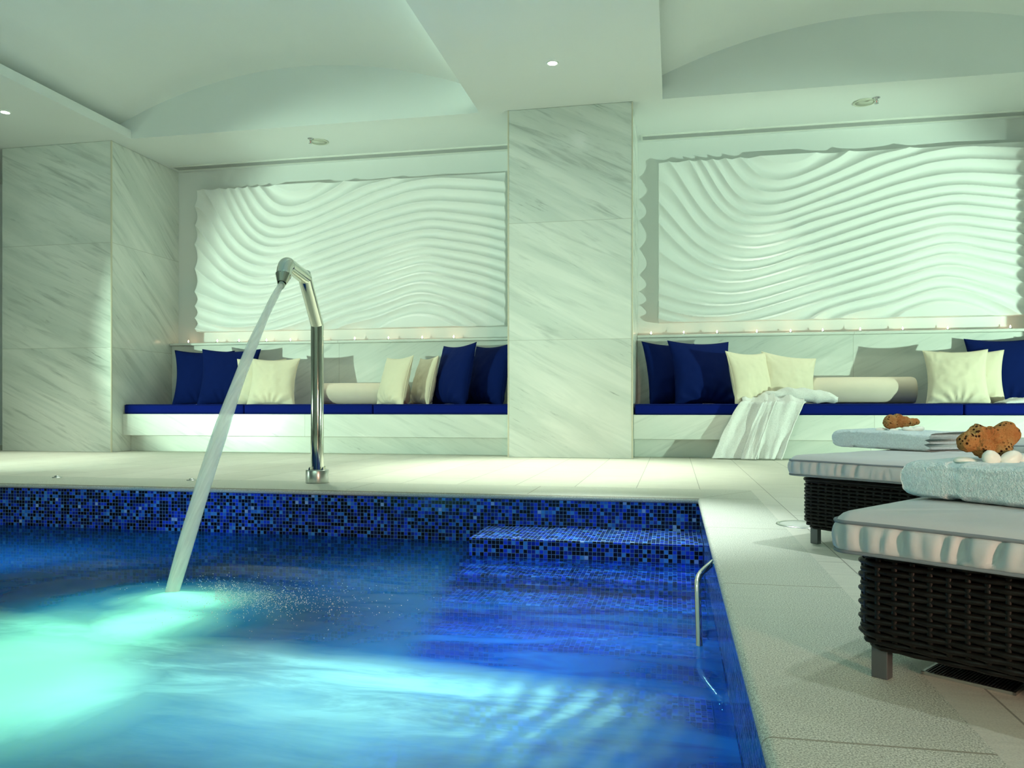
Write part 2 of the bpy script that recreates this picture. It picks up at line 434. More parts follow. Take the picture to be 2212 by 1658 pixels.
DARK=simple('dark_gap',(.012,.012,.012),.8); WICK=m_wicker()
PEB=simple('white_pebble',(.80,.86,.80),.35,0,.4,40,.1)
SPONGE=m_sponge(); WAX=simple('candle_wax',(.85,.80,.70),.6); ALU=simple('aluminium_cup',(.75,.75,.75),.25,1)
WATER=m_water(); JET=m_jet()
FLAME=m_emit('candle_flame',(1,.62,.36),26)
LAMP=m_emit('lamp_glow',(.90,1,.92),40)
PAINT=simple('white_enamel',(.82,.84,.78),.4)
SLATM=simple('grey_slat',(.50,.52,.50),.5)
RED=simple('red_bulb',(.6,.02,.02),.2); CHROME=simple('chrome',(.6,.6,.62),.1,1)

# ------------------------------------------------------------------ setting
ZC=3.49; YP=7.9; YB=9.15; WX0,WX1,WY0=-12.0,9.0,-5.0
PX0=-9.0; PX1=.148; PY0=.85; PY1=4.55; ZW=-.28; ZF=-1.25
def quads(name,qs,mat,smooth=False):
    V=[];F=[]
    for q in qs:
        F.append(tuple(range(len(V),len(V)+len(q)))); V+=q
    return mesh(name,V,F,mat,None,smooth)
def rectz(x0,x1,y0,y1,z): return [(x0,y0,z),(x1,y0,z),(x1,y1,z),(x0,y1,z)]
CW=.31; CF=.49   # coping widths
bm=bmesh.new()
box(bm,WX0,WX1,PY1+CF,YB+.15,-.2,0); box(bm,PX1+CW,WX1,WY0,PY1+CF,-.2,0)
box(bm,WX0,PX1+CW,WY0,PY0-.3,-.2,0); box(bm,WX0,PX0-.3,PY0-.3,PY1+CF,-.2,0)
struct(bobj('floor',bm,TILE),'pale stone tiled pool deck')
# coping with a rounded nose around the pool
def coping():
    V=[];F=[]
    prof=[(0,0)]+[(None,None)]
    n=10; r=.016
    def loop(o,z):   # o: outward offset from the pool edge
        def c(k,f): return k
        x0=PX0-o*(.3/CW if o>0 else 1); x1=PX1+o; y0=PY0-o*(.3/CW if o>0 else 1); y1=PY1+(o*CF/CW if o>0 else o)
        return [(x0,y0,z),(x1,y0,z),(x1,y1,z),(x0,y1,z)]
    lp=[loop(CW,-.03),loop(CW,0)]
    lp.append(loop(.004,0))
    for k in range(n+1):
        a=PI/2-PI*k/n
        lp.append(loop(-.001-r*math.cos(a)*1.0,-r+r*math.sin(a)))
    lp.append(loop(.05,-2*r))
    for l in lp: V+=l
    for i in range(len(lp)-1):
        for k in range(4):
            j=(k+1)%4
            F.append((i*4+k,i*4+j,(i+1)*4+j,(i+1)*4+k))
    o=mesh('trim_1',V,F,COPING,None,False)
    return struct(o,'rounded stone coping around the pool edge')
coping()
# pool basin
V=[(PX0,PY0),(PX1,PY0),(PX1,PY1),(PX0,PY1)]
qs=[rectz(PX0,PX1,PY0,PY1,ZF)]
for k in range(4):
    a,b=V[k],V[(k+1)%4]
    qs.append([(*a,ZF),(*b,ZF),(*b,-.03),(*a,-.03)])
b=quads('pool_basin',qs,MOSAIC); struct(b,'blue glass mosaic pool walls and floor')
tag(b,'blue glass mosaic walls and floor of the sunken pool','pool'); b['kind']='structure'
# corner steps
st=thing('pool_steps','blue mosaic steps in the pool corner below the grab rail','steps',(PX1,PY1,ZF))
b_=[(4.105,-.185),(3.86,-.325),(3.60,-.40),(3.30,-.50),(2.98,-.64)]
for i,(yf,zt) in enumerate(b_):
    yb=PY1 if i==0 else b_[i-1][0]
    bm=bmesh.new(); box(bm,-1.06-PX1,-.002,yf-PY1,(yb-PY1) if i else -.002,0,zt-ZF,bev=.006)
    bobj('step',bm,MOSAIC,st)
# water
def wsurf():
    nx,ny=220,130
    def f(a,b):
        x=PX0+.002+(PX1-PX0-.004)*(1-(1-a)**1.6); y=PY0+.002+(PY1-PY0-.004)*b
        d=math.hypot(x+1.95,y-2.85)
        h=.006*fbm(x*2,y*4,1)
        h+=.035*math.exp(-(d/.28)**2)+.012*math.cos(d*16)*math.exp(-d*1.6)
        h+=.012*fbm(x*6,y*9,4)*math.exp(-d*.8)
        return (x,y,ZW+h)
    return grid(nx,ny,f)
V,F=wsurf()
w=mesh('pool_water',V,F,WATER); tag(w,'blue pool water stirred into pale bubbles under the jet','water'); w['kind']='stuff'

# ceiling with two shallow barrel vaults
def ceiling():
    V=[];F=[]
    def q(*p):
        F.append(tuple(range(len(V),len(V)+len(p)))); V.extend(p)
    BY0=-3.2; BY1=YP; RR=5.15; TOP=4.124; LIP=.095; HW=1.995
    bays=[-3.925,1.89]
    xs=[WX0]
    for c in bays: xs+=[c-HW,c+HW]
    xs.append(WX1)
    for i in range(0,len(xs),2): q(*rectz(xs[i],xs[i+1],BY0,BY1,ZC))
    q(*rectz(WX0,WX1,WY0,BY0,ZC)); q(*rectz(WX0,WX1,BY1,YB+.15,ZC))
    for c in bays:
        def az(x): return TOP-(RR-math.sqrt(RR*RR-(x-c)**2))
        zl=ZC+LIP; xe=math.sqrt(RR*RR-(RR-(TOP-zl))**2)
        for s in (-1,1):
            q((c+s*HW,BY0,ZC),(c+s*HW,BY1,ZC),(c+s*HW,BY1,zl),(c+s*HW,BY0,zl))
            q((c+s*HW,BY0,zl),(c+s*HW,BY1,zl),(c+s*xe,BY1,zl),(c+s*xe,BY0,zl))
        n=48; prev=None
        for k in range(n+1):
            x=c-xe+2*xe*k/n; p=(x,az(x))
            if prev:
                q((prev[0],BY0,prev[1]),(prev[0],BY1,prev[1]),(p[0],BY1,p[1]),(p[0],BY0,p[1]))
                for Y in (BY0,BY1):
                    zb0=ZC if abs((prev[0]+p[0])/2-c)<HW else zl
                    q((prev[0],Y,zb0),(p[0],Y,zb0),(p[0],Y,p[1]),(prev[0],Y,prev[1]))
            prev=p
    return mesh('ceiling',V,F,CEIL,None,False)
c=ceiling(); struct(c,'white plaster ceiling with two shallow barrel vaults')
# roof slab above so nothing leaks
boxobj('roof_slab',(WX0,WX1,WY0,YB+.3,4.3,4.4),CEIL)['kind']='structure'
struct(boxobj('wall_back',(WX0,WX1,YB,YB+.15,0,4.2),PLASTER),'white plaster back wall of the seating recesses')
struct(boxobj('wall_left',(WX0-.15,WX0,WY0,YB,0,4.2),PLASTER)); struct(boxobj('wall_right',(WX1,WX1+.15,WY0,YB,0,4.2),PLASTER))
struct(boxobj('wall_front',(WX0,WX1,WY0-.15,WY0,0,4.2),PLASTER))
# marble pillars between the recesses
def pillar(x0,x1,m,ms,label):
    bm=bmesh.new(); box(bm,x0,x1,YP,YB-.001,0,ZC-.001,bev=.004,seg=1)
    o=bobj('pillar',bm,m); o.data.materials.append(ms)
    for p in o.data.polygons:
        if abs(p.normal.x)>.9: p.material_index=1
    struct(o,label); return o
pillar(-1.632,-.395,MARB_P,MARB_P,'white veined marble pillar between the two recesses')
pillar(-7.60,-6.171,MARB_L,MARB_LS,'white veined marble wall pier at the left recess')
pillar(4.15,5.39,MARB_P,MARB_P,'white veined marble pillar beyond the right recess')
for i,(x,y) in enumerate(((-1.632,YP),(-.395,YP),(-6.171,YP))):
    bm=bmesh.new(); box(bm,x-.007,x+.007,y-.004,y+.014,0,ZC-.002,bev=.002,seg=1)
    struct(bobj('trim_%d'%(i+2),bm,simple('corner_bead_%d'%i,(.66,.62,.48),.4)))

# ------------------------------------------------------------------ benches in the recesses
def bench(x0,x1,m,mb,label):
    r=thing('marble_bench',label,'bench',((x0+x1)/2,8.6,0))
    cx=(x0+x1)/2
    def bx(n,d,mt,bev=.003):
        bm=bmesh.new(); box(bm,d[0]-cx,d[1]-cx,d[2]-8.6,d[3]-8.6,d[4],d[5],bev=bev,seg=1); return bobj(n,bm,mt,r)
    bx('seat_slab',(x0+.002,x1-.002,8.09,8.999,.185,.428),m)
    bx('plinth',(x0+.002,x1-.002,8.23,8.99,0,.184),m)
    bx('backrest',(x0+.002,x1-.002,9.0,9.148,.186,1.27),mb)
    bx('ledge',(x0+.002,x1-.002,8.955,9.148,1.271,1.30),m,.006)
    return r
bench(-6.171,-1.632,MARB_B2,MARB_BK2,'built-in white marble bench in the left recess, behind the water spout')
bench(-.395,4.15,MARB_B,MARB_BK,'built-in white marble bench in the right recess, with the robe on it')

def rslab(L,W,rad,prof,disp=None,ncorner=6,step=.02,crown=None):
    """rounded-rectangle slab centred on 0,0. prof: (inset,z) from the bottom rim to the top; crown: list of (scale,z)."""
    per=[]
    hx,hy=L/2-rad,W/2-rad
    segs=[]
    def line(a,b):
        n=max(1,int((Vector(b)-Vector(a)).length/step))
        return [tuple(Vector(a).lerp(Vector(b),k/n)) for k in range(n)]
    def arc(c,a0):
        return [(c[0]+rad*math.cos(a0+PI/2*k/ncorner),c[1]+rad*math.sin(a0+PI/2*k/ncorner)) for k in range(ncorner)]
    per+=line((-hx,-W/2),(hx,-W/2))+arc((hx,-hy),-PI/2)+line((L/2,-hy),(L/2,hy))+arc((hx,hy),0)
    per+=line((hx,W/2),(-hx,W/2))+arc((-hx,hy),PI/2)+line((-L/2,hy),(-L/2,-hy))+arc((-hx,-hy),PI)
    n=len(per); nr=[]
    for i in range(n):
        t=(Vector(per[(i+1)%n])-Vector(per[i-1])).normalized(); nr.append(Vector((t.y,-t.x)))
    acc=[0]
    for i in range(1,n): acc.append(acc[-1]+(Vector(per[i])-Vector(per[i-1])).length)
    V=[];F=[]
    for q,(ins,z) in enumerate(prof):
        for i in range(n):
            d=disp(acc[i],z,q) if disp else 0
            p=Vector(per[i])-nr[i]*(ins-d); V.append((p.x,p.y,z))
    rings=len(prof)
    top=[(V[(rings-1)*n+i]) for i in range(n)]
    if crown:
        for s,z in crown:
            for i in range(n):
                x,y,_=top[i]
                # pull to the medial line
                mx=max(-hx,min(hx,x)) if L>W else 0
                my=0
                mxx=max(-(L-W)/2,min((L-W)/2,x)) if L>W else 0
                V.append((mxx+(x-mxx)*s,y*s,z+ .004*fbm(x*7,y*7*s,3)))
            rings+=1
    for q in range(rings-1):
        for i in range(n):
            j=(i+1)%n
            F.append((q*n+i,q*n+j,(q+1)*n+j,(q+1)*n+i))
    F.append(tuple(range(n))[::-1]); F.append(tuple((rings-1)*n+i for i in range(n)))
    rim=[(per[i],nr[i]) for i in range(n)]
    return V,F,rim
def seat_cushion(x0,x1,label):
    L=x1-x0-.008; W=.86; T=.105
    r=thing('seat_cushion',label,'cushion',((x0+x1)/2,8.10+W/2,.43),0,'blue seat cushions on the marble benches')
    prof=[(.012,0),(.003,.006),(0,.02),(0,.085),(.003,.097)]
    V,F,rim=rslab(L,W,.02,prof,lambda s,z,q:.0015*fbm(s*5,z*10),6,.05,[(.985,T),(.93,T+.002),(.7,T+.003),(.3,T+.003)])
    mesh('cover',V,F,BLUEC,r)
    for z in (.012,.096):
        bm=bmesh.new(); tube(bm,[(p[0]-n.x*.003,p[1]-n.y*.003,z) for p,n in rim],.0045,6,closed=True)
        bobj('piping',bm,BLUE,r,True)
seat_cushion(-6.165,-4.665,'long blue seat cushion at the far left end of the left bench')
seat_cushion(-4.665,-3.155,'long blue seat cushion in the middle of the left bench, behind the steel spout')
seat_cushion(-3.155,-1.64,'long blue seat cushion at the right end of the left bench, against the pillar')
seat_cushion(-.385,1.133,'long blue seat cushion of the right bench, against the pillar, under the robe')
seat_cushion(1.133,2.639,'long blue seat cushion in the middle of the right bench, under the bolster')
seat_cushion(2.639,4.145,'long blue seat cushion at the far right end of the right bench')

# ------------------------------------------------------------------ pillows
def pillow_mesh(name,size,thick,seed,wr=.012,pinch=.125):
    n=46
    V=[];F=[]
    def pt(a,b,side):
        u=2*a-1; v=2*b-1
        # denser near rim
        u=math.sin(u*PI/2)*.6+u*.4; v=math.sin(v*PI/2)*.6+v*.4
        e=max(0,(1-u*u))**.55*max(0,(1-v*v))**.55
        x=u*size/2*(1-pinch*(1-v*v)); z=v*size/2*(1-pinch*.8*(1-u*u))
        sag=-.10*thick*v     # heavier below
        t=thick/2*(e**.8)*(1-.18*v)
        # tension folds fanning from the corners and lower rim
        cd=min(math.hypot(u-su,v-sv) for su in(-1,1) for sv in(-1,1))
        fold=wr*fbm(u*3+seed,v*3,seed,3)*e**.5
        fold+=wr*.8*math.sin(14*math.atan2(v+1.25,u)+seed)*math.exp(-((v+.85)/.28)**2)*min(1,e*3)
        fold+=wr*.6*fbm(u*9+seed*3,v*9,seed)*math.exp(-(cd/.5)**2)*min(1,e*4)
        return (x,side*(t+fold) ,z)
    for side in (-1,1):
        for j in range(n):
            for i in range(n): V.append(pt(i/(n-1),j/(n-1),side))
    N=n*n
    for j in range(n-1):
        for i in range(n-1):
            q=(j*n+i,j*n+i+1,(j+1)*n+i+1,(j+1)*n+i)
            F.append(q); F.append(tuple(N+k for k in q[::-1]))
    bm=bmesh.new()
    vs=[bm.verts.new(v) for v in V]
    for f in F: bm.faces.new([vs[k] for k in f])
    bmesh.ops.remove_doubles(bm,verts=bm.verts,dist=.0006)
    bmesh.ops.recalc_face_normals(bm,faces=bm.faces)
    m=bpy.data.meshes.new(name); bm.to_mesh(m)
    # seam piping round the rim
    rim=[]
    for k in range(4*24):
        s=k/24; e=int(s); f=2*(s-e)-1
        u,v=[(f,-1),(1,f),(-f,1),(-1,-f)][e]
        x=u*size/2*(1-pinch*(1-v*v)); z=v*size/2*(1-pinch*.8*(1-u*u)); rim.append((x,0,z))
    bm.free()
    m.polygons.foreach_set('use_smooth',[True]*len(m.polygons))
    b2=bmesh.new(); tube(b2,rim,.004,6,closed=True); m2=bpy.data.meshes.new(name+'_seam'); b2.to_mesh(m2); b2.free()
    m2.polygons.foreach_set('use_smooth',[True]*len(m2.polygons))
    return m,m2
PM={}
def pillow(x,y,kind,yaw,lean,label,seed=0,tilt=0,size=None,dz=0):
    key=(kind,seed,size)
    sz={'blue':.70,'cream':.565}[kind] if size is None else size
    if key not in PM:
        m,m2=pillow_mesh('pillow_cover',sz,{'blue':.24,'cream':.19}[kind],seed,.013 if kind=='blue' else .015)
        m.materials.append(BLUE if kind=='blue' else CREAM); m2.materials.append(BLUE if kind=='blue' else CREAM); PM[key]=(m,m2)
    m,m2=PM[key]
    z=.535+sz/2*math.cos(R(lean))-.022+dz
    r=thing('throw_pillow',label,'pillow',(x,y,z),0,('blue' if kind=='blue' else 'cream')+' throw pillows on the benches')
    r.rotation_mode='XYZ'
    M=Matrix.Rotation(R(yaw),4,'Z')@Matrix.Rotation(R(-lean),4,'X')@Matrix.Rotation(R(tilt),4,'Y')
    r.rotation_euler=M.to_euler('XYZ')
    link(bpy.data.objects.new('pillow_cover',m),r); link(bpy.data.objects.new('seam',m2),r)
    return r
# yaw + turns the face towards the right, - towards the left
pillow(-5.60,8.80,'blue',20,12,'blue velvet pillow in the left corner of the left bench, partly covered',1)
pillow(-5.13,8.58,'blue',10,14,'blue velvet pillow overlapping the corner pillow at the left end of the left bench',2)
pillow(-4.66,8.45,'cream',12,14,'cream pillow wedged between blue and cream pillows, left end of left bench',3)
pillow(-4.41,8.29,'cream',5,16,'cream pillow fully in view just behind the water jet on the left bench',4)
pillow(-3.00,8.36,'cream',-40,14,'cream pillow at the right end of the bolster on the left bench',5)
pillow(-2.73,8.58,'cream',-52,12,'cream pillow between another cream pillow and the blue ones, right end of the left bench',6)
pillow(-2.36,8.48,'blue',-44,12,'blue velvet pillow beside the cream pair at the right end of the left bench',7)
pillow(-2.0,8.62,'blue',-42,12,'blue velvet pillow half hidden by the marble pillar on the left bench',8)
pillow(-.01,8.72,'blue',38,12,'blue velvet pillow nearest the pillar on the right bench',9)
pillow(.29,8.52,'blue',26,14,'blue velvet pillow beside the cream pair at the pillar end of the right bench',2)
pillow(.76,8.36,'cream',42,14,'narrow-looking cream pillow between the blue pillow and the one above the robe',6)
pillow(1.15,8.56,'cream',14,20,'cream pillow leaning above the white robe',4,8)
pillow(2.67,8.40,'cream',-6,15,'cream pillow in front at the right end of the right bench bolster',3)
pillow(2.88,8.62,'cream',-10,13,'cream pillow behind the front one, before the blue pillow at right',5)
pillow(3.24,8.80,'blue',-4,12,'blue velvet pillow behind the cream pair at the right end of the right bench',1)
pillow(3.80,8.82,'blue',-4,10,'blue velvet pillow at the very right edge of the picture',7)
# bolsters
def bolster(x0,x1,y,rad,label):
    L=x1-x0
    r=thing('bolster',label,'bolster cushion',((x0+x1)/2,y,.535+rad),0,'ivory bolsters on the benches')
    prof=[(0,-L/2),(rad*.8,-L/2),(rad*.95,-L/2+.008),(rad,-L/2+.03),(rad*1.01,0),(rad,L/2-.03),(rad*.95,L/2-.008),(rad*.8,L/2),(0,L/2)]
    bm=bmesh.new(); lathe(bm,prof,40)
    bmesh.ops.rotate(bm,verts=bm.verts,cent=(0,0,0),matrix=Matrix.Rotation(PI/2,3,'Y'))
    bobj('cover',bm,BOLST,r,True)
    for s in (-1,1):
        bm=bmesh.new(); tube(bm,[(s*(L/2-.004),rad*.9*math.cos(k*PI/20),rad*.9*math.sin(k*PI/20)) for k in range(40)],.004,6,closed=True)
        bobj('piping',bm,BOLST,r,True)
bolster(-4.06,-2.98,8.74,.125,'ivory round bolster lying on the left bench between the cream pillows')
bolster(1.22,2.38,8.72,.138,'ivory round bolster lying on the right bench beside the robe')

# ------------------------------------------------------------------ relief panels
# ridge heights (thousandths of the panel height), one row per step across the panel, top ridge first
RIDGE=[[1500,1425,1350,1275,1200,1125,1050,885,750,617,444,282,181,96,22,-53,-128,-203],[1477,1402,1327,1252,1177,1102,1018,856,697,565,408,264,165,78,12,-63,-138,-213],[1448,1373,1298,1223,1148,1073,960,807,640,514,373,246,149,61,2,-73,-148,-223],[1425,1350,1275,1200,1125,1046,885,740,582,466,340,227,133,48,-7,-82,-157,-232],[1397,1322,1247,1172,1096,1000,806,669,528,423,310,209,119,37,-16,-91,-166,-241],[1350,1275,1200,1125,1040,921,733,607,483,386,286,193,108,30,-23,-98,-173,-248],[1298,1223,1148,1069,960,830,670,557,446,358,265,180,99,26,-28,-103,-178,-253],[1252,1177,1102,1003,873,753,619,519,417,335,249,171,94,25,-30,-105,-180,-255],[1202,1127,1048,921,796,693,581,489,393,319,237,164,91,26,-31,-106,-181,-256],[1153,1078,980,841,735,647,551,467,376,307,231,161,91,30,-30,-105,-180,-255],[1111,1032,911,782,689,613,529,452,365,301,230,161,94,36,-26,-101,-176,-251],[1074,980,854,743,658,591,514,442,360,301,232,165,99,45,-19,-94,-169,-244],[1038,925,816,718,639,579,507,437,360,305,238,172,107,54,-11,-86,-161,-236],[1004,883,792,705,631,574,506,437,364,312,248,182,118,65,-3,-78,-153,-228],[974,859,779,699,630,576,511,443,371,322,259,193,129,78,6,-69,-144,-219],[954,847,775,699,633,581,519,451,381,335,271,205,143,90,18,-60,-135,-210],[945,845,777,705,642,590,530,462,394,350,283,218,157,103,31,-53,-128,-203],[945,851,785,716,654,601,545,476,409,364,296,231,171,116,46,-51,-126,-201],[951,863,796,730,669,615,561,490,425,378,309,245,186,129,61,-45,-120,-195],[967,879,810,746,684,630,578,505,440,391,321,258,200,143,76,-25,-102,-177],[995,898,825,763,699,644,592,519,454,404,334,272,214,156,90,10,-73,-148],[1027,918,842,779,715,658,604,535,469,418,347,286,229,170,104,41,-51,-126],[1046,940,859,796,730,671,616,550,483,431,360,300,243,184,118,61,-29,-104],[1057,964,878,813,746,684,627,565,497,444,373,313,258,197,132,77,-1,-77],[1076,996,898,830,761,697,639,579,512,457,386,327,272,211,145,92,21,-57],[1104,1028,917,847,777,712,652,594,526,470,399,341,285,224,158,103,34,-51],[1121,1046,937,864,792,727,664,608,541,482,413,355,298,238,171,113,43,-50],[1125,1050,954,882,807,742,678,621,555,495,427,369,310,251,183,122,52,-50],[1126,1051,967,899,822,757,690,635,570,508,441,382,323,264,196,131,61,-45],[1128,1053,975,915,837,771,703,648,583,520,455,396,335,278,209,141,72,-25],[1133,1058,983,928,851,784,714,659,595,532,468,409,348,291,223,154,85,7],[1143,1068,993,940,865,794,724,669,606,543,480,421,361,304,239,169,101,35],[1161,1086,1011,949,878,804,733,677,616,554,491,433,375,316,254,184,118,51],[1183,1108,1033,959,891,813,742,686,626,565,503,445,388,329,269,199,134,63],[1197,1122,1047,966,900,821,750,694,635,575,513,456,400,341,280,211,147,72],[1201,1126,1051,972,906,827,757,701,642,582,521,465,410,350,287,218,155,76],[1203,1128,1053,977,909,830,760,706,646,586,525,468,414,354,288,218,156,73],[1206,1131,1056,981,911,831,761,708,647,584,524,467,412,351,283,211,151,66],[1207,1132,1057,982,911,830,759,705,643,579,519,460,404,342,273,198,141,55],[1206,1131,1056,980,908,827,754,699,636,571,511,451,394,331,260,183,127,39],[1203,1128,1053,976,903,822,747,692,628,563,502,441,383,319,247,167,107,20],[1201,1126,1051,972,899,817,740,684,619,555,494,431,372,307,233,151,85,-6],[1200,1125,1050,967,894,811,733,676,611,547,485,421,361,296,219,136,60,-33],[1200,1125,1050,962,889,806,725,668,602,538,476,410,350,284,205,120,34,-54],[1200,1125,1050,957,884,800,717,660,592,529,466,399,338,270,190,102,5,-75],[1200,1125,1050,951,878,793,708,649,581,518,455,385,324,255,172,81,-30,-105],[1200,1125,1050,944,871,786,697,638,568,505,442,370,307,237,152,58,-69,-144],[1200,1125,1050,937,864,777,685,626,554,492,428,354,290,219,130,33,-110,-185],[1200,1125,1050,929,856,769,674,613,541,479,414,338,273,200,108,8,-152,-227]]
def relief():
    W,H=3.95,1.771; nu,nv=480,270
    def col(U):
        f=U*(len(RIDGE)-1); i=min(len(RIDGE)-2,int(f)); t=f-i
        r=[RIDGE[max(0,min(len(RIDGE)-1,i+d))] for d in (-1,0,1,2)]
        return [.0005*(2*q1+(q2-q0)*t+(2*q0-5*q1+4*q2-q3)*t*t+(3*q1-q0-3*q2+q3)*t**3) for q0,q1,q2,q3 in zip(*r)]
    cols=[col(i/(nu-1)) for i in range(nu)]
    def h(i,Vn):
        c=cols[i]; k=0
        while k<len(c)-2 and Vn<c[k+1]: k+=1
        w=c[k]-c[k+1]; p=min(1,max(0,(c[k]-Vn)/w))
        sl=math.hypot(1,(cols[min(nu-1,i+1)][k]-cols[max(0,i-1)][k])*H/(2*W/(nu-1)))
        wd=w*H/sl                      # true width of the flute
        amp=min(.055,.46*wd)
        return amp*abs(2*p-1)**1.75
    V=[];F=[]
    for j in range(nv):
        for i in range(nu):
            U=i/(nu-1);Vn=j/(nv-1)
            V.append((U*W-W/2,-(.095+h(i,Vn)),Vn*H))
    F=[(j*nu+i,j*nu+i+1,(j+1)*nu+i+1,(j+1)*nu+i) for j in range(nv-1) for i in range(nu-1)]
    # rim back to the wall
    border=[i for i in range(nu)]+[j*nu+nu-1 for j in range(1,nv)]+[(nv-1)*nu+i for i in range(nu-2,-1,-1)]+[j*nu for j in range(nv-2,0,-1)]
    b0=len(V)
    for k in border: V.append((V[k][0],-.001,V[k][2]))
    n=len(border)
    F2=[(border[k],b0+k,b0+(k+1)%n,border[(k+1)%n]) for k in range(n)]
    F2.append(tuple(range(b0,b0+n)))
    m=bpy.data.meshes.new('relief_panel'); m.from_pydata(V,[],F+F2); m.update()
    sm=[True]*len(F)+[False]*len(F2); m.polygons.foreach_set('use_smooth',sm)
    m.materials.append(GYPSUM)
    return m
RM=relief()
for x,lab in ((-3.877,'white sculpted wave relief panel on the wall of the left recess, behind the spout'),(1.81,'white sculpted wave relief panel on the wall of the right recess')):
    o=bpy.data.objects.new('relief_panel',RM); link(o); o.location=(x,YB,1.446); tag(o,lab,'wall panel','white wave relief panels')

# ------------------------------------------------------------------ tea lights on the ledges
def candle():
    r=thing('tea_light','x','candle',(0,0,1.30),0,'lit tea lights along the ledges')
    bm=bmesh.new(); lathe(bm,[(0,0),(.019,0),(.020,.002),(.0205,.016),(.0195,.016),(.019,.006),(0,.006)],20); bobj('cup',bm,ALU,r,True)
    bm=bmesh.new(); lathe(bm,[(0,.0061),(.0188,.0061),(.0188,.012),(0,.0125)],20); bobj('wax',bm,WAX,r,True)
    bm=bmesh.new(); lathe(bm,[(0,.013),(.005,.018),(.0075,.025),(.005,.036),(0,.046)],12); bobj('flame',bm,FLAME,r,True)
    return r
cL=[-5.955,-5.545,-5.255,-4.90,-4.585,-4.175,-3.735,-3.315,-2.905,-2.52]
cR=[-.245,.11,.465,.885,1.235,1.56,1.93,2.35,2.79,3.38]
C0=candle(); first=True
def ordn(k): return ['first','second','third','fourth','fifth','sixth','seventh','eighth','ninth','tenth'][k]
for side,xs in (('left',cL),('right',cR)):
    for k,x in enumerate(xs):
        lab='lit tea light on the %s ledge, %s from its left end'%(side,ordn(k))
        if first: C0.location=(x,9.03,1.30); C0['label']=lab; first=False
        else: dup(C0,(x,9.03+.02*math.sin(k*5),1.30),0,lab)

# ------------------------------------------------------------------ ceiling fittings
def slot(x0,x1,label):
    r=thing('slot_diffuser',label,'air vent',((x0+x1)/2,8.975,ZC),0,'slot air diffusers above the relief panels')
    L=x1-x0; h=.075
    bm=bmesh.new(); box(bm,-L/2,L/2,-h+.008,h-.008,-.004,-.001); bobj('backing',bm,DARK,r)
    bm=bmesh.new(); 
    box(bm,-L/2,L/2,-h-.012,-h+.012,-.014,-.001); box(bm,-L/2,L/2,h-.012,h+.012,-.014,-.001)
    box(bm,-L/2-.012,-L/2+.003,-h-.012,h+.012,-.014,-.001); box(bm,L/2-.003,L/2+.012,-h-.012,h+.012,-.014,-.001)
    bobj('frame',bm,PAINT,r)
    for k in range(6):
        y=-h+.012+(k+.5)*(2*h-.024)/6
        bm=bmesh.new(); box(bm,-L/2+.004,L/2-.004,y-.0055,y+.0055,-.013,-.0045); bobj('slat',bm,SLATM,r)
slot(-6.10,-1.66,'long slot air diffuser in the ceiling of the left recess')
slot(-.34,4.10,'long slot air diffuser in the ceiling of the right recess')
def downlight(x,y,label):
    r=thing('downlight',label,'ceiling light',(x,y,ZC),0,'round recessed downlights')
    bm=bmesh.new(); lathe(bm,[(.038,-.001),(.040,-.007),(.052,-.008),(.056,-.004),(.056,-.001)],40); bobj('trim_ring',bm,PAINT,r,True)
    bm=bmesh.new(); lathe(bm,[(0,-.005),(.025,-.0055),(.038,-.004),(.038,-.001)],32); bobj('lens',bm,LAMP,r,True)
downlight(-1.03,6.88,'bright round downlight in the beam above the middle pillar')
downlight(-6.63,6.93,'round downlight in the beam at the left edge of the picture')
SPK=simple('speaker_grille',(.60,.63,.52),.5)
def disc(x,y,label):
    r=thing('ceiling_speaker',label,'ceiling speaker',(x,y,ZC),0,'round ceiling speakers over the recesses')
    bm=bmesh.new(); lathe(bm,[(.085,-.001),(.087,-.010),(.100,-.010),(.105,-.005),(.105,-.001)],48); bobj('rim',bm,SPK,r,True)
    bm=bmesh.new(); lathe(bm,[(0,-.006),(.086,-.006),(.086,-.001)],48); bobj('cover',bm,SPK,r,True)
disc(-3.905,8.40,'round white ceiling speaker above the left recess'); disc(1.83,8.37,'round white ceiling speaker above the right recess')
def sprinkler(x,y,label):
    r=thing('fire_sprinkler',label,'sprinkler',(x,y,ZC),0,'chrome fire sprinklers in the recess ceilings')
    bm=bmesh.new(); lathe(bm,[(.006,-.001),(.034,-.002),(.030,-.008),(.012,-.012),(.010,-.024),(0,-.024)],24); bobj('escutcheon',bm,CHROME,r,True)
    bm=bmesh.new()
    for s in (-1,1): tube(bm,[(s*.008,0,-.022),(s*.014,0,-.036),(s*.010,0,-.050),(0,0,-.056)],.0028,8)
    bobj('frame_arms',bm,CHROME,r,True)
    bm=bmesh.new(); lathe(bm,[(0,-.026),(.003,-.028),(.003,-.046),(0,-.050)],10); bobj('bulb',bm,RED,r,True)
    bm=bmesh.new(); lathe(bm,[(0,-.055),(.020,-.056),(.020,-.058),(0,-.059)],16); bobj('deflector',bm,CHROME,r,True)
sprinkler(-3.955,8.28,'chrome sprinkler beside the left recess speaker'); sprinkler(1.92,8.27,'chrome sprinkler beside the right recess speaker')

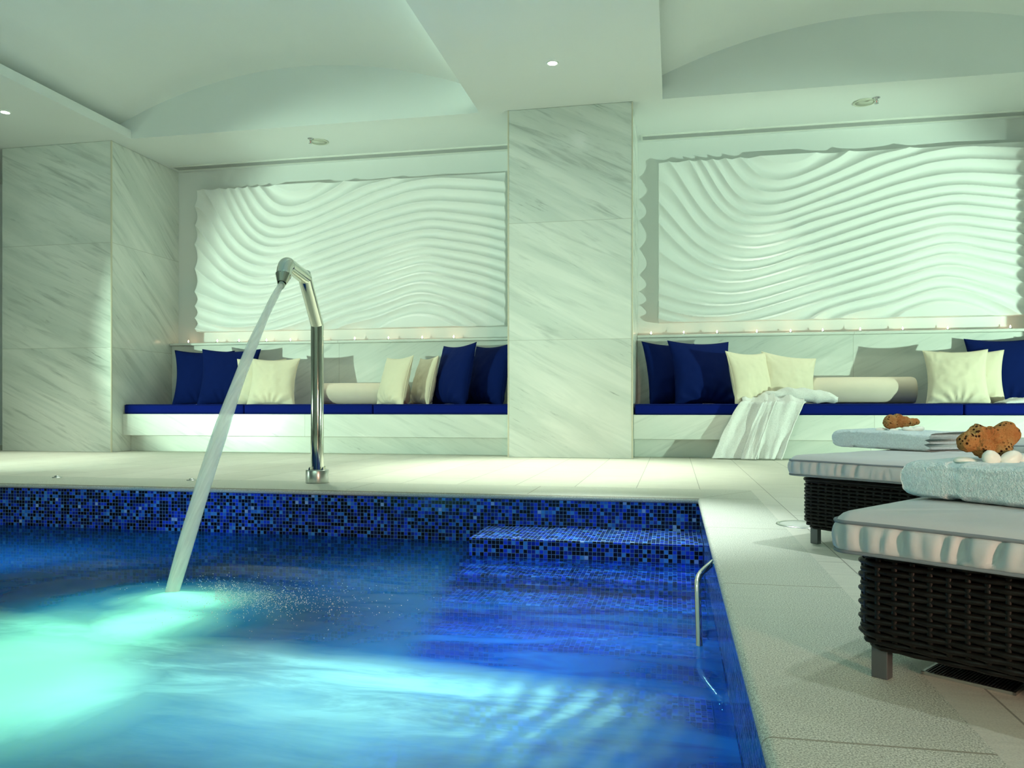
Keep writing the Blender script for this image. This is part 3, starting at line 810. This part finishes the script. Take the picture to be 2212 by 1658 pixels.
# ------------------------------------------------------------------ water spout
FX,FY=-2.33,4.98; DX,DY=.16,-.987
sp=thing('water_spout','tall polished steel spout on the pool edge pouring a jet','pool spout',(FX,FY,0))
def sl(s,z): return (DX*s,DY*s,z)
bm=bmesh.new(); lathe(bm,[(0,0),(.075,0),(.076,.004),(.076,.082),(.074,.087),(.044,.088),(0,.088)],48); bobj('base_flange',bm,BRUSH,sp,True)
for k in range(4):
    a=PI/4+k*PI/2+.3
    bm=bmesh.new(); lathe(bm,[(.0115,.0885),(.0115,.096),(.008,.097),(.008,.103),(.005,.107),(0,.108)],6,(.060*math.cos(a),.060*math.sin(a),0)); bobj('bolt',bm,STEEL,sp)
bm=bmesh.new(); tube(bm,[(0,0,.089),(0,0,1.05)],.0425,40,sharp=(0,1)); bobj('post',bm,STEEL,sp,True)
bm=bmesh.new(); tube(bm,[(0,0,1.0505),(0,0,1.0515),sl(.290,1.330),sl(.302,1.342)],.0420,40,sharp=(0,1,2,3)); bobj('inclined_pipe',bm,STEEL,sp,True)
e0=Vector(sl(.655,1.345)); d=Vector((DX*.48,DY*.48,-.877)).normalized(); q0=Vector(sl(.272,1.322)); ad=(e0-q0).normalized()
arcp=[q0,e0-ad*.045]
for k in range(1,7):
    t=k/7; arcp.append((e0-ad*.045)*(1-t)**2+e0*2*t*(1-t)+(e0+d*.045)*t*t)
arcp+=[e0+d*.045,e0+d*.080]
bm=bmesh.new(); tube(bm,arcp,.0430,40,sharp=(0,len(arcp)-1)); bobj('spout_head',bm,STEEL,sp,True)
bm=bmesh.new(); tube(bm,[e0+d*.0805,e0+d*.086,e0+d*.088,e0+d*.146,e0+d*.150,e0+d*.144],[.0435,.0450,.0450,.026,.0225,.0175],40,cap=False,sharp=(1,2,3,4)); bobj('nozzle',bm,STEEL,sp,True)
for k in range(8):
    a_=2*PI*k/8; o1=d.orthogonal().normalized(); o2=d.cross(o1)
    c_=e0+d*.092+(o1*math.cos(a_)+o2*math.sin(a_))*.0435
    bm=bmesh.new(); bmesh.ops.create_icosphere(bm,subdivisions=2,radius=.0028,matrix=Matrix.Translation(c_)); bobj('screw',bm,CHROME,sp,True)
# jet
pts=[];rs=[]
n0=Vector((FX,FY,0))+e0+d*.149
s0=((n0.x-FX)*DX+(n0.y-FY)*DY); 
for k in range(41):
    t=k/40
    s=s0+(2.13-s0)*t; z=n0.z-1.0*t-(n0.z+.30-1.0)*t*t
    pts.append((FX+DX*s,FY+DY*s,z)); rs.append(.0150+.020*min(1,t*1.4)**.8-.008*max(0,t-.75)*4+.0015*math.sin(t*23))
bm=bmesh.new(); tube(bm,pts,rs,28); tag(bobj('water_jet',bm,JET,None,True),'arc of white water falling from the steel spout into the pool','water jet')
# droplets thrown up where it lands
bm=bmesh.new(); rr=random.Random(3)
for k in range(2000):
    a=rr.gauss(R(25),.9); dd=abs(rr.gauss(0,.34))
    x=-1.85+.10+dd*math.cos(a)*.9; y=2.83+dd*math.sin(a)*.55
    if x>-.9 or y<2.2: continue
    z=ZW+.012+abs(rr.gauss(0,.03))*math.exp(-dd)+.03*math.exp(-((x+1.95)**2+(y-2.85)**2)/.08)
    r=rr.uniform(.0006,.0019)
    bmesh.ops.create_icosphere(bm,subdivisions=1,radius=r,matrix=Matrix.Translation((x,y,z)))
o=bobj('splash_droplets',bm,simple('bright_droplets',(.95,1,.98),.2,0,.8),None,True); tag(o,'fine spray of droplets where the jet hits the pool','splash'); o['kind']='stuff'

# ------------------------------------------------------------------ grab rail, deck fittings
gr=thing('grab_rail','bent steel grab rail on the pool wall by the steps','handrail',(PX1,2.8,-.1))
def g(p): return (p[0]-PX1,p[1]-2.8,p[2]+.1)
ctrl=[(.146,3.00,-.058),(.100,2.96,-.092),(.086,2.93,-.112),(.083,2.89,-.135),(.083,2.72,-.268),(.083,2.66,-.325),(.090,2.62,-.355),(.146,2.52,-.40)]
def smoothpath(c,n=6):
    P=[Vector(p) for p in c]; out=[]
    for i in range(len(P)-1):
        p0=P[max(0,i-1)];p1=P[i];p2=P[i+1];p3=P[min(len(P)-1,i+2)]
        for k in range(n):
            t=k/n
            out.append(.5*((2*p1)+(-p0+p2)*t+(2*p0-5*p1+4*p2-p3)*t*t+(-p0+3*p1-3*p2+p3)*t**3))
    out.append(P[-1]); return out
bm=bmesh.new(); tube(bm,[g(p) for p in smoothpath(ctrl)],.0115,16); bobj('rail',bm,STEEL,gr,True)
for p in (ctrl[0],ctrl[-1]):
    bm=bmesh.new(); lathe(bm,[(0,0),(.026,0),(.026,.005),(.013,.007),(0,.007)],24)
    bmesh.ops.rotate(bm,verts=bm.verts,cent=(0,0,0),matrix=Matrix.Rotation(-PI/2,3,'Y'))
    q=g(p); bmesh.ops.translate(bm,verts=bm.verts,vec=(-.0005,q[1],q[2])); bobj('wall_flange',bm,STEEL,gr,True)
for x,y,l in ((-4.32,4.97,'small domed steel button on the coping at far left'),(-3.25,4.966,'small domed steel button on the coping beside the water jet')):
    r=thing('air_button',l,'button',(x,y,0),0,'steel air buttons on the pool coping')
    bm=bmesh.new(); lathe(bm,[(.034,.0005),(.033,.004),(.022,.006),(.020,.005)],28); bobj('ring',bm,BRUSH,r,True)
    bm=bmesh.new(); lathe(bm,[(0,.016),(.010,.015),(.018,.010),(.020,.001)],28); bobj('dome',bm,BRUSH,r,True)
r=thing('skimmer_lid','round pale skimmer lid in the deck by the second sun lounger','drain cover',(.545,3.60,0))
bm=bmesh.new(); lathe(bm,[(.098,.0005),(.100,.004),(.112,.004),(.114,.0005)],48); bobj('ring',bm,BRUSH,r,True)
bm=bmesh.new(); lathe(bm,[(0,.003),(.097,.003),(.097,.0005)],48); bobj('lid',bm,simple('lid_plastic',(.62,.64,.58),.5),r,True)
r=thing('floor_grate','dark ribbed floor grate under the near sun lounger','floor grate',(.555,1.63,0),R(-36))
bm=bmesh.new(); box(bm,-.075,.075,-.06,.06,.0005,.002); bobj('tray',bm,DARK,r)
bm=bmesh.new()
for a in ((-.078,.078,-.063,-.058),(-.078,.078,.058,.063),(-.078,-.073,-.063,.063),(.073,.078,-.063,.063)): box(bm,*a,.0005,.006)
bobj('frame',bm,BRUSH,r)
for k in range(26):
    x=-.071+k*.00568; bm=bmesh.new(); box(bm,x-.0013,x+.0013,-.058,.058,.002,.0055); bobj('bar',bm,LEGM,r)

# ------------------------------------------------------------------ sun loungers
LL,LW=1.90,.80
def wicker(L,W,z0,z1,rad=.045,pitch=.030,rows=14):
    hx,hy=L/2-rad,W/2-rad; per=[]
    def line(a,b,st):
        n=max(1,int(round((Vector(b)-Vector(a)).length/st))); return [(Vector(a).lerp(Vector(b),k/n)) for k in range(n)]
    st=pitch/2
    def arc(c,a0,n=5): return [Vector((c[0]+rad*math.cos(a0+PI/2*k/n),c[1]+rad*math.sin(a0+PI/2*k/n))) for k in range(n)]
    per+=line((-hx,-W/2),(hx,-W/2),st)+arc((hx,-hy),-PI/2)+line((L/2,-hy),(L/2,hy),st)+arc((hx,hy),0)
    per+=line((hx,W/2),(-hx,W/2),st)+arc((-hx,hy),PI/2)+line((-L/2,hy),(-L/2,-hy),st)+arc((-hx,-hy),PI)
    if len(per)%4: per=per[:len(per)-len(per)%4]
    n=len(per); nr=[]
    for i in range(n):
        t=(per[(i+1)%n]-per[i-1]).normalized(); nr.append(Vector((t.y,-t.x)))
    H=z1-z0; V=[];F=[]
    def inset(z):   # the frame curves in at its lower rim
        f=(z-z0)/H
        return .030*max(0,1-f/.20)**2 + .006*max(0,(f-.92)/.08)
    rh=H/rows
    for q in range(rows):
        zc=z0+(q+.5)*rh; ins=inset(zc)
        prof=[(-.0042,-.5),(-.0005,-.42),(.0016,-.2),(.002,0),(.0016,.2),(-.0005,.42),(-.0042,.5)]
        b0=len(V); m=len(prof)
        for i in range(n):
            ph=(i+ (2 if q%2 else 0))%4
            wv=[.0028,0,-.0028,0][ph]
            for o,zz in prof:
                p=per[i]+nr[i]*(wv+o-ins); V.append((p.x,p.y,zc+zz*rh*.86))
        for i in range(n):
            j=(i+1)%n
            for k in range(m-1):
                F.append((b0+i*m+k,b0+j*m+k,b0+j*m+k+1,b0+i*m+k+1))
    # uprights
    for i in range(0,n,2):
        t=Vector((-nr[i].y,nr[i].x)); b0=len(V); zs=[z0+H*k/8 for k in range(9)]
        for z in zs:
            c=per[i]-nr[i]*(inset(z))
            for s,o in ((-.0048,-.004),(-.004,-.0006),(.004,-.0006),(.0048,-.004)):
                p=c+t*s+nr[i]*o; V.append((p.x,p.y,z))
        for k in range(8):
            for e in range(3): F.append((b0+k*4+e,b0+k*4+e+1,b0+(k+1)*4+e+1,b0+(k+1)*4+e))
    # wrapped top rim
    b0=len(V)
    for i in range(n):
        for k in range(8):
            a=2*PI*k/8; rr_=.0085+.0012*(i%2)
            p=per[i]+nr[i]*(rr_*math.cos(a)-.004); V.append((p.x,p.y,z1+.002+rr_*math.sin(a)*.8))
    for i in range(n):
        j=(i+1)%n
        for k in range(8): F.append((b0+i*8+k,b0+j*8+k,b0+j*8+(k+1)%8,b0+i*8+(k+1)%8))
    # dark core
    b0=len(V)
    for z in (z0+.004,z0+H*.12,z0+H*.25,z1):
        for i in range(n):
            p=per[i]-nr[i]*(inset(z)+.008); V.append((p.x,p.y,z))
    for q in range(3):
        for i in range(n):
            j=(i+1)%n; F.append((b0+q*n+i,b0+q*n+j,b0+(q+1)*n+j,b0+(q+1)*n+i))
    F.append(tuple(b0+i for i in range(n))[::-1]); F.append(tuple(b0+3*n+i for i in range(n)))
    return V,F
def mattress(L,W):
    rg=random.Random(11)
    pl=[]
    s=0
    while s<2*(L+W):
        s+=rg.uniform(.014,.042); pl.append((s,rg.uniform(.25,1.0),rg.uniform(.0035,.0085),rg.uniform(-.45,.45),rg.uniform(.2,1)))
    z0,z1=.245,.297
    def disp(a,z,q):
        f=(z-z0)/(z1-z0)
        if not 0<f<1: return 0
        env=math.sin(PI*f)**.6
        d=.010*env
        for c,am,wd,sk,low in pl:
            x=(a-c-sk*(z-z0))
            if abs(x)<.05: d-=am*.014*math.exp(-(x/wd)**2)*(env if low>.4 else env*(1-f)*1.4)
        return d
    prof=[(.03,z0-.006),(.010,z0-.005),(.003,z0-.001)]
    for k in range(1,10): prof.append((0,z0+(z1-z0)*k/10))
    prof+=[(.002,z1+.001),(.005,z1+.006),(.012,z1+.0125),(.022,z1+.017)]
    V,F,rim=rslab(L,W,.035,prof,disp,8,.006,[(.955,.3165),(.90,.3185),(.75,.320),(.55,.321),(.3,.3215),(.06,.3215)])
    return V,F,rim,z0,z1
proto=None
def lounger(x,y,ang,label):
    """x,y: the mattress corner nearest the pool; the long side runs along ang"""
    global proto
    a=R(ang); c,s=math.cos(a),math.sin(a)
    cx=x+c*LL/2-s*LW/2; cy=y+s*LL/2+c*LW/2
    if proto is not None: return dup(proto,(cx,cy,0),a,label)
    r=thing('sun_lounger',label,'sun lounger',(cx,cy,0),a,'wicker sun loungers beside the pool')
    V,F,rim,z0,z1=mattress(LL,LW)
    mt=mesh('mattress',V,F,MATT,r)
    for z in (z0,z1):
        bm=bmesh.new(); tube(bm,[(p[0]+n.x*.001,p[1]+n.y*.001,z+.0015*fbm(p[0]*9,p[1]*9,z*30)) for p,n in rim],.0035,6,closed=True)
        bobj('piping',bm,PIPE,mt,True)
    V,F=wicker(LL-.024,LW-.13,.056,.236); mesh('wicker_frame',V,F,WICK,r)
    for sx in (-1,1):
        for sy in (-1,1):
            px=sx*(LL/2-.045); py=sy*(LW/2-.115)
            bm=bmesh.new(); box(bm,px-.015,px+.015,py-.012,py+.012,0,.075,bev=.002,seg=2); bobj('leg',bm,LEGM,r)
    proto=r; return r
LA,LB=-37,-43
lounger(.274,1.528,LA,'dark wicker sun lounger nearest the camera, carrying a towel with a knobbly sponge')
l2=lounger(.402,3.06,LB,'dark wicker sun lounger second from the camera, carrying a towel with a long flat sponge')
for ch in l2.children:
    if ch.name.startswith('mattress'): ch.location.z=.013   # sits a little proud of its frame
lounger(1.47,4.82,-20,'grey sun lounger mostly hidden behind the second lounger, in front of the right bench')

# folded towels
def towel_mesh(L,W,H):
    """three folded layers: smooth roll along the long sides, loops showing at the +x end"""
    V=[];F=[]; nu,K=110,96
    loop=[]
    for k in range(K):
        a=2*PI*k/K; cy,cz=math.cos(a),math.sin(a)
        loop.append((W/2*math.copysign(abs(cy)**.22,cy),H/2*math.copysign(abs(cz)**.42,cz)))
    for i in range(nu):
        t=i/(nu-1); xn=math.sin((t-.5)*PI)*.5+ (2*t-1)*.5
        for yy,zz in loop:
            f=zz/H+.5
            x=xn*L/2
            w=max(0,xn)**14
            lobe=abs(math.sin(PI*3*min(1,max(0,f))))**.75
            x+=w*(.026*(lobe-.6)+.010*(f-.5)+.012*fbm(yy*7,f*9,2))
            w2=max(0,-xn)**14
            x-=w2*(.008*math.sin(PI*f)+.004*fbm(yy*9,f*7,8))
            er=1-.10*max(0,(abs(xn)-.90)/.10)**2
            puff=.006*fbm(x*9,yy*9,3)
            band=-.0022 if -.62<xn<-.50 else 0        # flat woven border
            z=H/2+zz*er*(1+band/H*4)
            if zz>0: z+=puff+.010*fbm(x*4,yy*4,9)
            y=yy*(1+band*2)+(.006*fbm(x*8,f*5,5))*(1 if abs(yy)>W*.35 else .2)
            V.append((x,y,z+.0015*fbm(x*60,yy*60,zz*60,2)))
    for i in range(nu-1):
        for k in range(K):
            j=(k+1)%K; F.append((i*K+k,(i+1)*K+k,(i+1)*K+j,i*K+j))
    for base,rev in ((0,False),((nu-1)*K,True)):      # the ends, laid in level strips so the folds read
        for k in range(-K//4,K//4):
            a,b,c,d=[base+q%K for q in (k,k+1,K//2-k-1,K//2-k)]
            q=[]
            for v in ((a,b,c,d) if rev else (d,c,b,a)):
                if v not in q: q.append(v)
            if len(q)>2: F.append(tuple(q))
    zmin=min(v[2] for v in V)
    return [(v[0],v[1],v[2]-zmin) for v in V],F
TV,TF=towel_mesh(.45,.30,.076)
def towel(x,y,z,ang,label,col=TERRY):
    o=mesh('folded_towel',TV,TF,col); o.location=(x,y,z); o.rotation_euler=(0,0,R(ang))
    bpy.context.view_layer.update()
    return tag(o,label,'towel','folded towels on the loungers')
def at(x,y,ang,l,w): # corner + offsets along/across
    a=R(ang); return (x+math.cos(a)*l-math.sin(a)*w, y+math.sin(a)*l+math.cos(a)*w)
T1A,T2A=-52,-54
t1=at(.455,1.735,T1A,.225,.15); t2=at(.665,3.60,T2A,.225,.15)
towel(*t1,.3195,T1A,'folded pale blue towel on the nearest lounger, under the knobbly sponge')
towel(*t2,.3325,T2A,'folded white towel on the second lounger, under the long flat sponge')
def sponge(lobes,seed,label,loc,rz):
    bm=bmesh.new()
    bmesh.ops.create_icosphere(bm,subdivisions=6,radius=1)
    for v in bm.verts:
        dd=v.co.normalized(); best=0
        for c,r in lobes:
            C=Vector(c); b=dd.dot(C); q=b*b-C.length_squared+r*r
            if q>0:
                t=b+math.sqrt(q)
                if t>best: best=t
        best=max(best,.012)
        v.co=dd*(best+.006*fbm(dd.x*3.2+seed,dd.y*3.2,dd.z*3.2)+.0028*fbm(dd.x*9,dd.y*9,dd.z*9+seed)+.0009*fbm(dd.x*30,dd.y*30,dd.z*30))
    bmesh.ops.smooth_vert(bm,verts=bm.verts,factor=.4,use_axis_x=True,use_axis_y=True,use_axis_z=True)
    zm=min(v.co.z for v in bm.verts)
    for v in bm.verts: v.co.z-=zm
    o=bobj('sea_sponge',bm,SPONGE,None,True); o.location=loc; o.rotation_euler=(0,0,rz)
    return tag(o,label,'sponge','natural sponges on the towels')
TT=.3195+.076; TT2=.3325+.076
def pebble(x,y,z,s,rz,tilt,label,grp):
    bm=bmesh.new(); bmesh.ops.create_icosphere(bm,subdivisions=4,radius=1)
    sd=x*13+y*7
    for v in bm.verts:
        k=1+.10*fbm(v.co.x*1.1+sd,v.co.y*1.1,v.co.z*1.1)
        v.co=Vector((v.co.x*s[0]*k,v.co.y*s[1]*k,v.co.z*s[2]*k))
    o=bobj('pebble',bm,PEB,None,True); o.location=(x,y,z+s[2]*.9); o.rotation_euler=(0,R(tilt),rz)
    return tag(o,label,'pebble',grp)
# near towel decoration
SA=R(11.4)
def cam(px_off,depth): return None
S1=(.600,1.715)
def off(c,r,f): # r: to the camera's right, f: away from the camera
    return (c[0]+.98*r-.197*f, c[1]+.197*r+.98*f)
sponge([((-.038,0,.002),.020),((-.014,.004,.012),.023),((.010,0,.010),.022),((.037,.002,.016),.025),((-.012,-.006,-.008),.021),((.022,-.004,-.008),.021)],3.3,
       'knobbly brown sea sponge on the near towel',(*S1,TT+.006),SA)
for (r_,f_,sz,rz,ti,lab) in ((-.016,-.040,(.0185,.012,.0155),.2,22,'white pebble standing at the front left of the near sponge'),
      (.022,-.038,(.022,.013,.0145),.1,-22,'white pebble leaning at the front right of the near sponge'),
      (-.050,-.012,(.024,.016,.008),.2,4,'flat pale pebble at the left of the near sponge'),
      (.060,-.016,(.022,.015,.010),0,-4,'flat white pebble at the right of the near sponge, by the picture edge')):
    p=off(S1,r_,f_); pebble(p[0],p[1],TT-.006,sz,SA+rz,ti,lab,'white pebbles on the near towel')
S2=(.905,3.50)
sponge([((-.040,0,.008),.030),((-.015,0,.014),.028),((.015,0,.008),.024),((.045,0,.008),.017),((.062,0,.010),.014)],8.1,
       'long flat brown sea sponge on the far towel',(*S2,TT2+.002),SA)
for (r_,f_,sz,rz,ti,lab) in ((-.008,-.075,(.026,.020,.011),.2,8,'white pebble in front of the far sponge'),
      (.042,-.050,(.026,.020,.012),-.1,-6,'white pebble under the thin end of the far sponge'),
      (-.050,-.045,(.020,.015,.007),.3,0,'small flat pebble at the left of the far sponge'),
      (-.075,.01,(.024,.016,.008),0,0,'pale pebble behind the left end of the far sponge')):
    p=off(S2,r_,f_); pebble(p[0],p[1],TT2-.005,sz,SA+rz,ti,lab,'white pebbles on the far towel')

# ------------------------------------------------------------------ bathrobe over the bench
def robe():
    r=thing('bathrobe','white terry bathrobe draped over the right bench down to the floor','bathrobe',(1.0,8.1,.535))
    ox,oy,oz=1.0,8.1,.535
    def panel(xt0,xt1,xb0,xb1,top_y,seed,nf,zb,lift=.0,yb=7.975):
        nu,nv=60,90
        def f(a,b):
            # b: 0 on the cushion -> 1 at the hem
            x0=xt0+(xb0-xt0)*min(1,max(0,(b-.25)/.75))**.8; x1=xt1+(xb1-xt1)*min(1,max(0,(b-.25)/.75))**.9
            x=x0+(x1-x0)*a
            L1=.25
            if b<L1:
                t=b/L1; y=top_y+(8.085-top_y)*t; z=.555+.075*math.sin(PI*min(1,t*1.0+.12))*(1-.35*t)
            elif b<.34:
                t=(b-L1)/.09; an=t*PI/2; y=8.085-.035*math.sin(an); z=.555-.035*(1-math.cos(an))+.0
            else:
                t=(b-.34)/.66; y=8.05+(yb-8.05)*t**1.5; z=.52+(zb-.52)*t
            k=.25+.75*min(1,b*1.4)
            fo=math.sin(a*PI*2*nf+seed+1.2*b)+.45*math.sin(a*PI*2*nf*1.9+seed*2-1.7*b)
            am=.027*k*(.6+.4*math.sin(b*5+seed))
            y2=y-am*fo-.012*fbm(a*4+seed,b*5,seed)
            z2=z+(.020*fo*(1-min(1,b/.3)) if b<.3 else 0)+.010*fbm(a*5,b*6,seed+4)*(1 if b<.34 else .3)
            edge=min(a,1-a)
            y2-=.010*math.exp(-edge/.04)
            return (x-ox+.012*fbm(b*6,a*3,seed+2),min(y2,8.075 if b>.3 else 9)-oy-lift,max(z2,.012)-oz)
        V,F=grid(nu,nv,f); return V,F
    V,F=panel(.66,1.00,.36,.745,8.42,.4,1.7,.008,.012); b=mesh('front_panel',V,F,ROBE,r)
    V,F=panel(.93,1.24,.775,1.0,8.46,2.0,1.5,.010,.030); b2=mesh('front_panel',V,F,ROBE,r)
    V,F=panel(.86,.97,.63,.76,8.44,4.0,.6,.008,.052,7.955); b3=mesh('lapel',V,F,ROBE,r)
    for o in (b,b2,b3):
        m=o.modifiers.new('thick','SOLIDIFY'); m.thickness=.012; m.offset=0
    # heap and sleeve lying on the cushion
    bm=bmesh.new()
    P=smoothpath([(.80,8.30,.580),(.95,8.30,.615),(1.12,8.28,.640),(1.30,8.24,.630),(1.46,8.20,.605),(1.55,8.18,.595)],8)
    rs=[.03+.055*math.sin(PI*min(1,(k+2)/len(P)*1.02))**.5*(1 if k<len(P)*.7 else .85) for k in range(len(P))]
    rs[-1]=.03
    tube(bm,[(p.x-ox,p.y-oy,p.z-oz) for p in P],rs,26)
    for v in bm.verts:
        q=v.co*1
        v.co.z=max(.004,q.z*.82+.016*fbm(q.x*9,q.y*9,1)+.008*math.sin(q.x*40+q.y*25))
        v.co.y+=.022*fbm(q.x*7,q.z*8,4)
    bobj('sleeve',bm,ROBE,r,True)
    return r
robe()
# pale cloth at the far right of the bench
V,F=grid(40,24,lambda a,b:(3.02+.42*a,8.18+.30*b,.546+.045*math.sin(PI*a)**.5*math.sin(PI*b)**.5*(1+.6*fbm(a*5,b*5,3))))
o=mesh('hand_towel',V,F,ROBE); o.modifiers.new('thick','SOLIDIFY').thickness=.008
tag(o,'crumpled pale cloth on the right bench at the picture edge','towel')

# ------------------------------------------------------------------ lights
def spot(name,loc,target,energy,col,size=60,blend=.6,rad=.05):
    l=bpy.data.lights.new(name,'SPOT'); l.energy=energy; l.color=col; l.spot_size=R(size); l.spot_blend=blend; l.shadow_soft_size=rad
    o=bpy.data.objects.new(name,l); link(o); o.location=loc
    o.rotation_euler=(Vector(target)-Vector(loc)).to_track_quat('-Z','Y').to_euler(); return o
def area(name,loc,target,energy,col,sx,sy):
    l=bpy.data.lights.new(name,'AREA'); l.shape='RECTANGLE'; l.size=sx; l.size_y=sy; l.energy=energy; l.color=col
    o=bpy.data.objects.new(name,l); link(o); o.location=loc
    o.rotation_euler=(Vector(target)-Vector(loc)).to_track_quat('-Z','Y').to_euler(); return o
GW=(.68,1.0,.76); NW=(.88,1.0,.80); WARM=(1,.60,.42); CY=(.31,1.0,.66); BL=(.10,.55,1.0); LB_=(.42,.98,1.0)
for x,y,e in ((-6.63,6.88,260),(-1.03,6.88,500),(4.77,6.88,200),(-6.63,3.4,30),(-1.03,3.4,40),(4.77,3.4,40),(-1.03,0,40),(4.77,0,30)):
    spot('downlight_beam',(x,y,3.46),(x,y-.45,0),e,NW,62,.8,.04)
spot('downlight_beam',(-.45,4.35,3.46),(-.45,3.65,0),560,(.86,1,.95),38,.9,.04)  # extra spot added above the steps to brighten their treads
for x,y,e in ((-4.9,5.9,120),(-3.0,5.9,150),(1.0,5.9,140),(2.9,5.9,90),(1.9,2.8,200),(1.2,.8,50)):
    spot('vault_fill',(x,y,4.0),(x,y+.3,0),e,NW if y>4 else (.88,1,.95),70,.9,.05)  # added lights without fittings in the vaults, to brighten deck and loungers
for x in (-4.6,-3.1,1.0,2.7):
    spot('recess_fill',(x,8.55,3.46),(x,8.30,0),70 if x==1.0 else 40,NW,66,.9,.04)  # fill added over the benches, strongest above the robe; no fitting there
# low strobes beyond both picture edges, read from the shadows, wash the recesses
spot('strobe_fill_left',(-7.5,3.1,.5),(-3.4,9.1,1.45),640,GW,45,.4,.04)
spot('strobe_fill_right',(6.2,4.6,.4),(1.8,9.03,1.4),680,GW,47,.4,.04)
spot('strobe_fill_left',(-8.6,3.0,.5),(-1.0,8.0,2.4),80,GW,100,.5,.05)  # weaker wide pair, added as fill for the vault ends
spot('strobe_fill_right',(6.2,4.6,.4),(-1.0,8.0,2.6),110,GW,100,.5,.05)
# added strip, unseen behind the middle beam's ledge, to brighten the vault
area('cove_fill',(-1.86,5.9,3.60),(-2.9,5.9,4.1),5,GW,3.6,.05)
area('room_fill',(-2,-3.5,3.0),(-2,6,1.0),70,(.66,1,.78),6,1.5)
spot('warm_fill',(1.9,-.9,.55),(.6,1.4,.25),150,WARM,50,.6,.1)  # warm fill added behind the camera for the near lounger's side
# unseen lights added under water: cyan below the jet bubbles, blue as fill
for x,y,e in ((-2.05,2.65,62),(-1.80,1.75,40),(-2.6,1.85,34),(-3.4,1.7,18)):
    spot('pool_fill',(x,y,-1.2),(x+.05,y,0),e,CY,78,.9,.04)
for x,y,e in ((-.75,1.95,30),(-1.15,1.98,34),(-.25,1.85,16)):
    spot('pool_fill',(x,y,-1.2),(x,y+.05,0),e,LB_,78,.9,.04)
for x,y,e in ((-3.6,3.5,60),(-2.9,3.9,26),(-1.35,3.6,22),(-.6,2.65,34),(-.15,2.3,8)):
    spot('pool_fill',(x,y,-1.2),(x,y+.05,0),e,BL,84,.9,.04)
w=bpy.data.worlds.new('world'); S.world=w; w.use_nodes=True
w.node_tree.nodes['Background'].inputs[0].default_value=(.02,.025,.022,1)

# ------------------------------------------------------------------ camera
cam_d=bpy.data.cameras.new('camera'); cam_o=bpy.data.objects.new('camera',cam_d); link(cam_o)
FPX=1730.0
cam_d.sensor_fit='HORIZONTAL'; cam_d.sensor_width=36; cam_d.lens=36*FPX/2212
cam_d.shift_y=(880-829)/2212
cam_o.location=(0,0,.5); cam_o.rotation_euler=(PI/2,0,math.atan(349/FPX))
cam_d.clip_start=.02
S.camera=cam_o
S.view_settings.view_transform='Standard'; S.view_settings.look='None'; S.view_settings.gamma=1
S.view_settings.exposure=.62
S.cycles.max_bounces=6; S.cycles.diffuse_bounces=4; S.cycles.glossy_bounces=3; S.cycles.transmission_bounces=5; S.cycles.transparent_max_bounces=8
S.cycles.use_adaptive_sampling=True; S.cycles.adaptive_threshold=.08; S.cycles.adaptive_min_samples=16
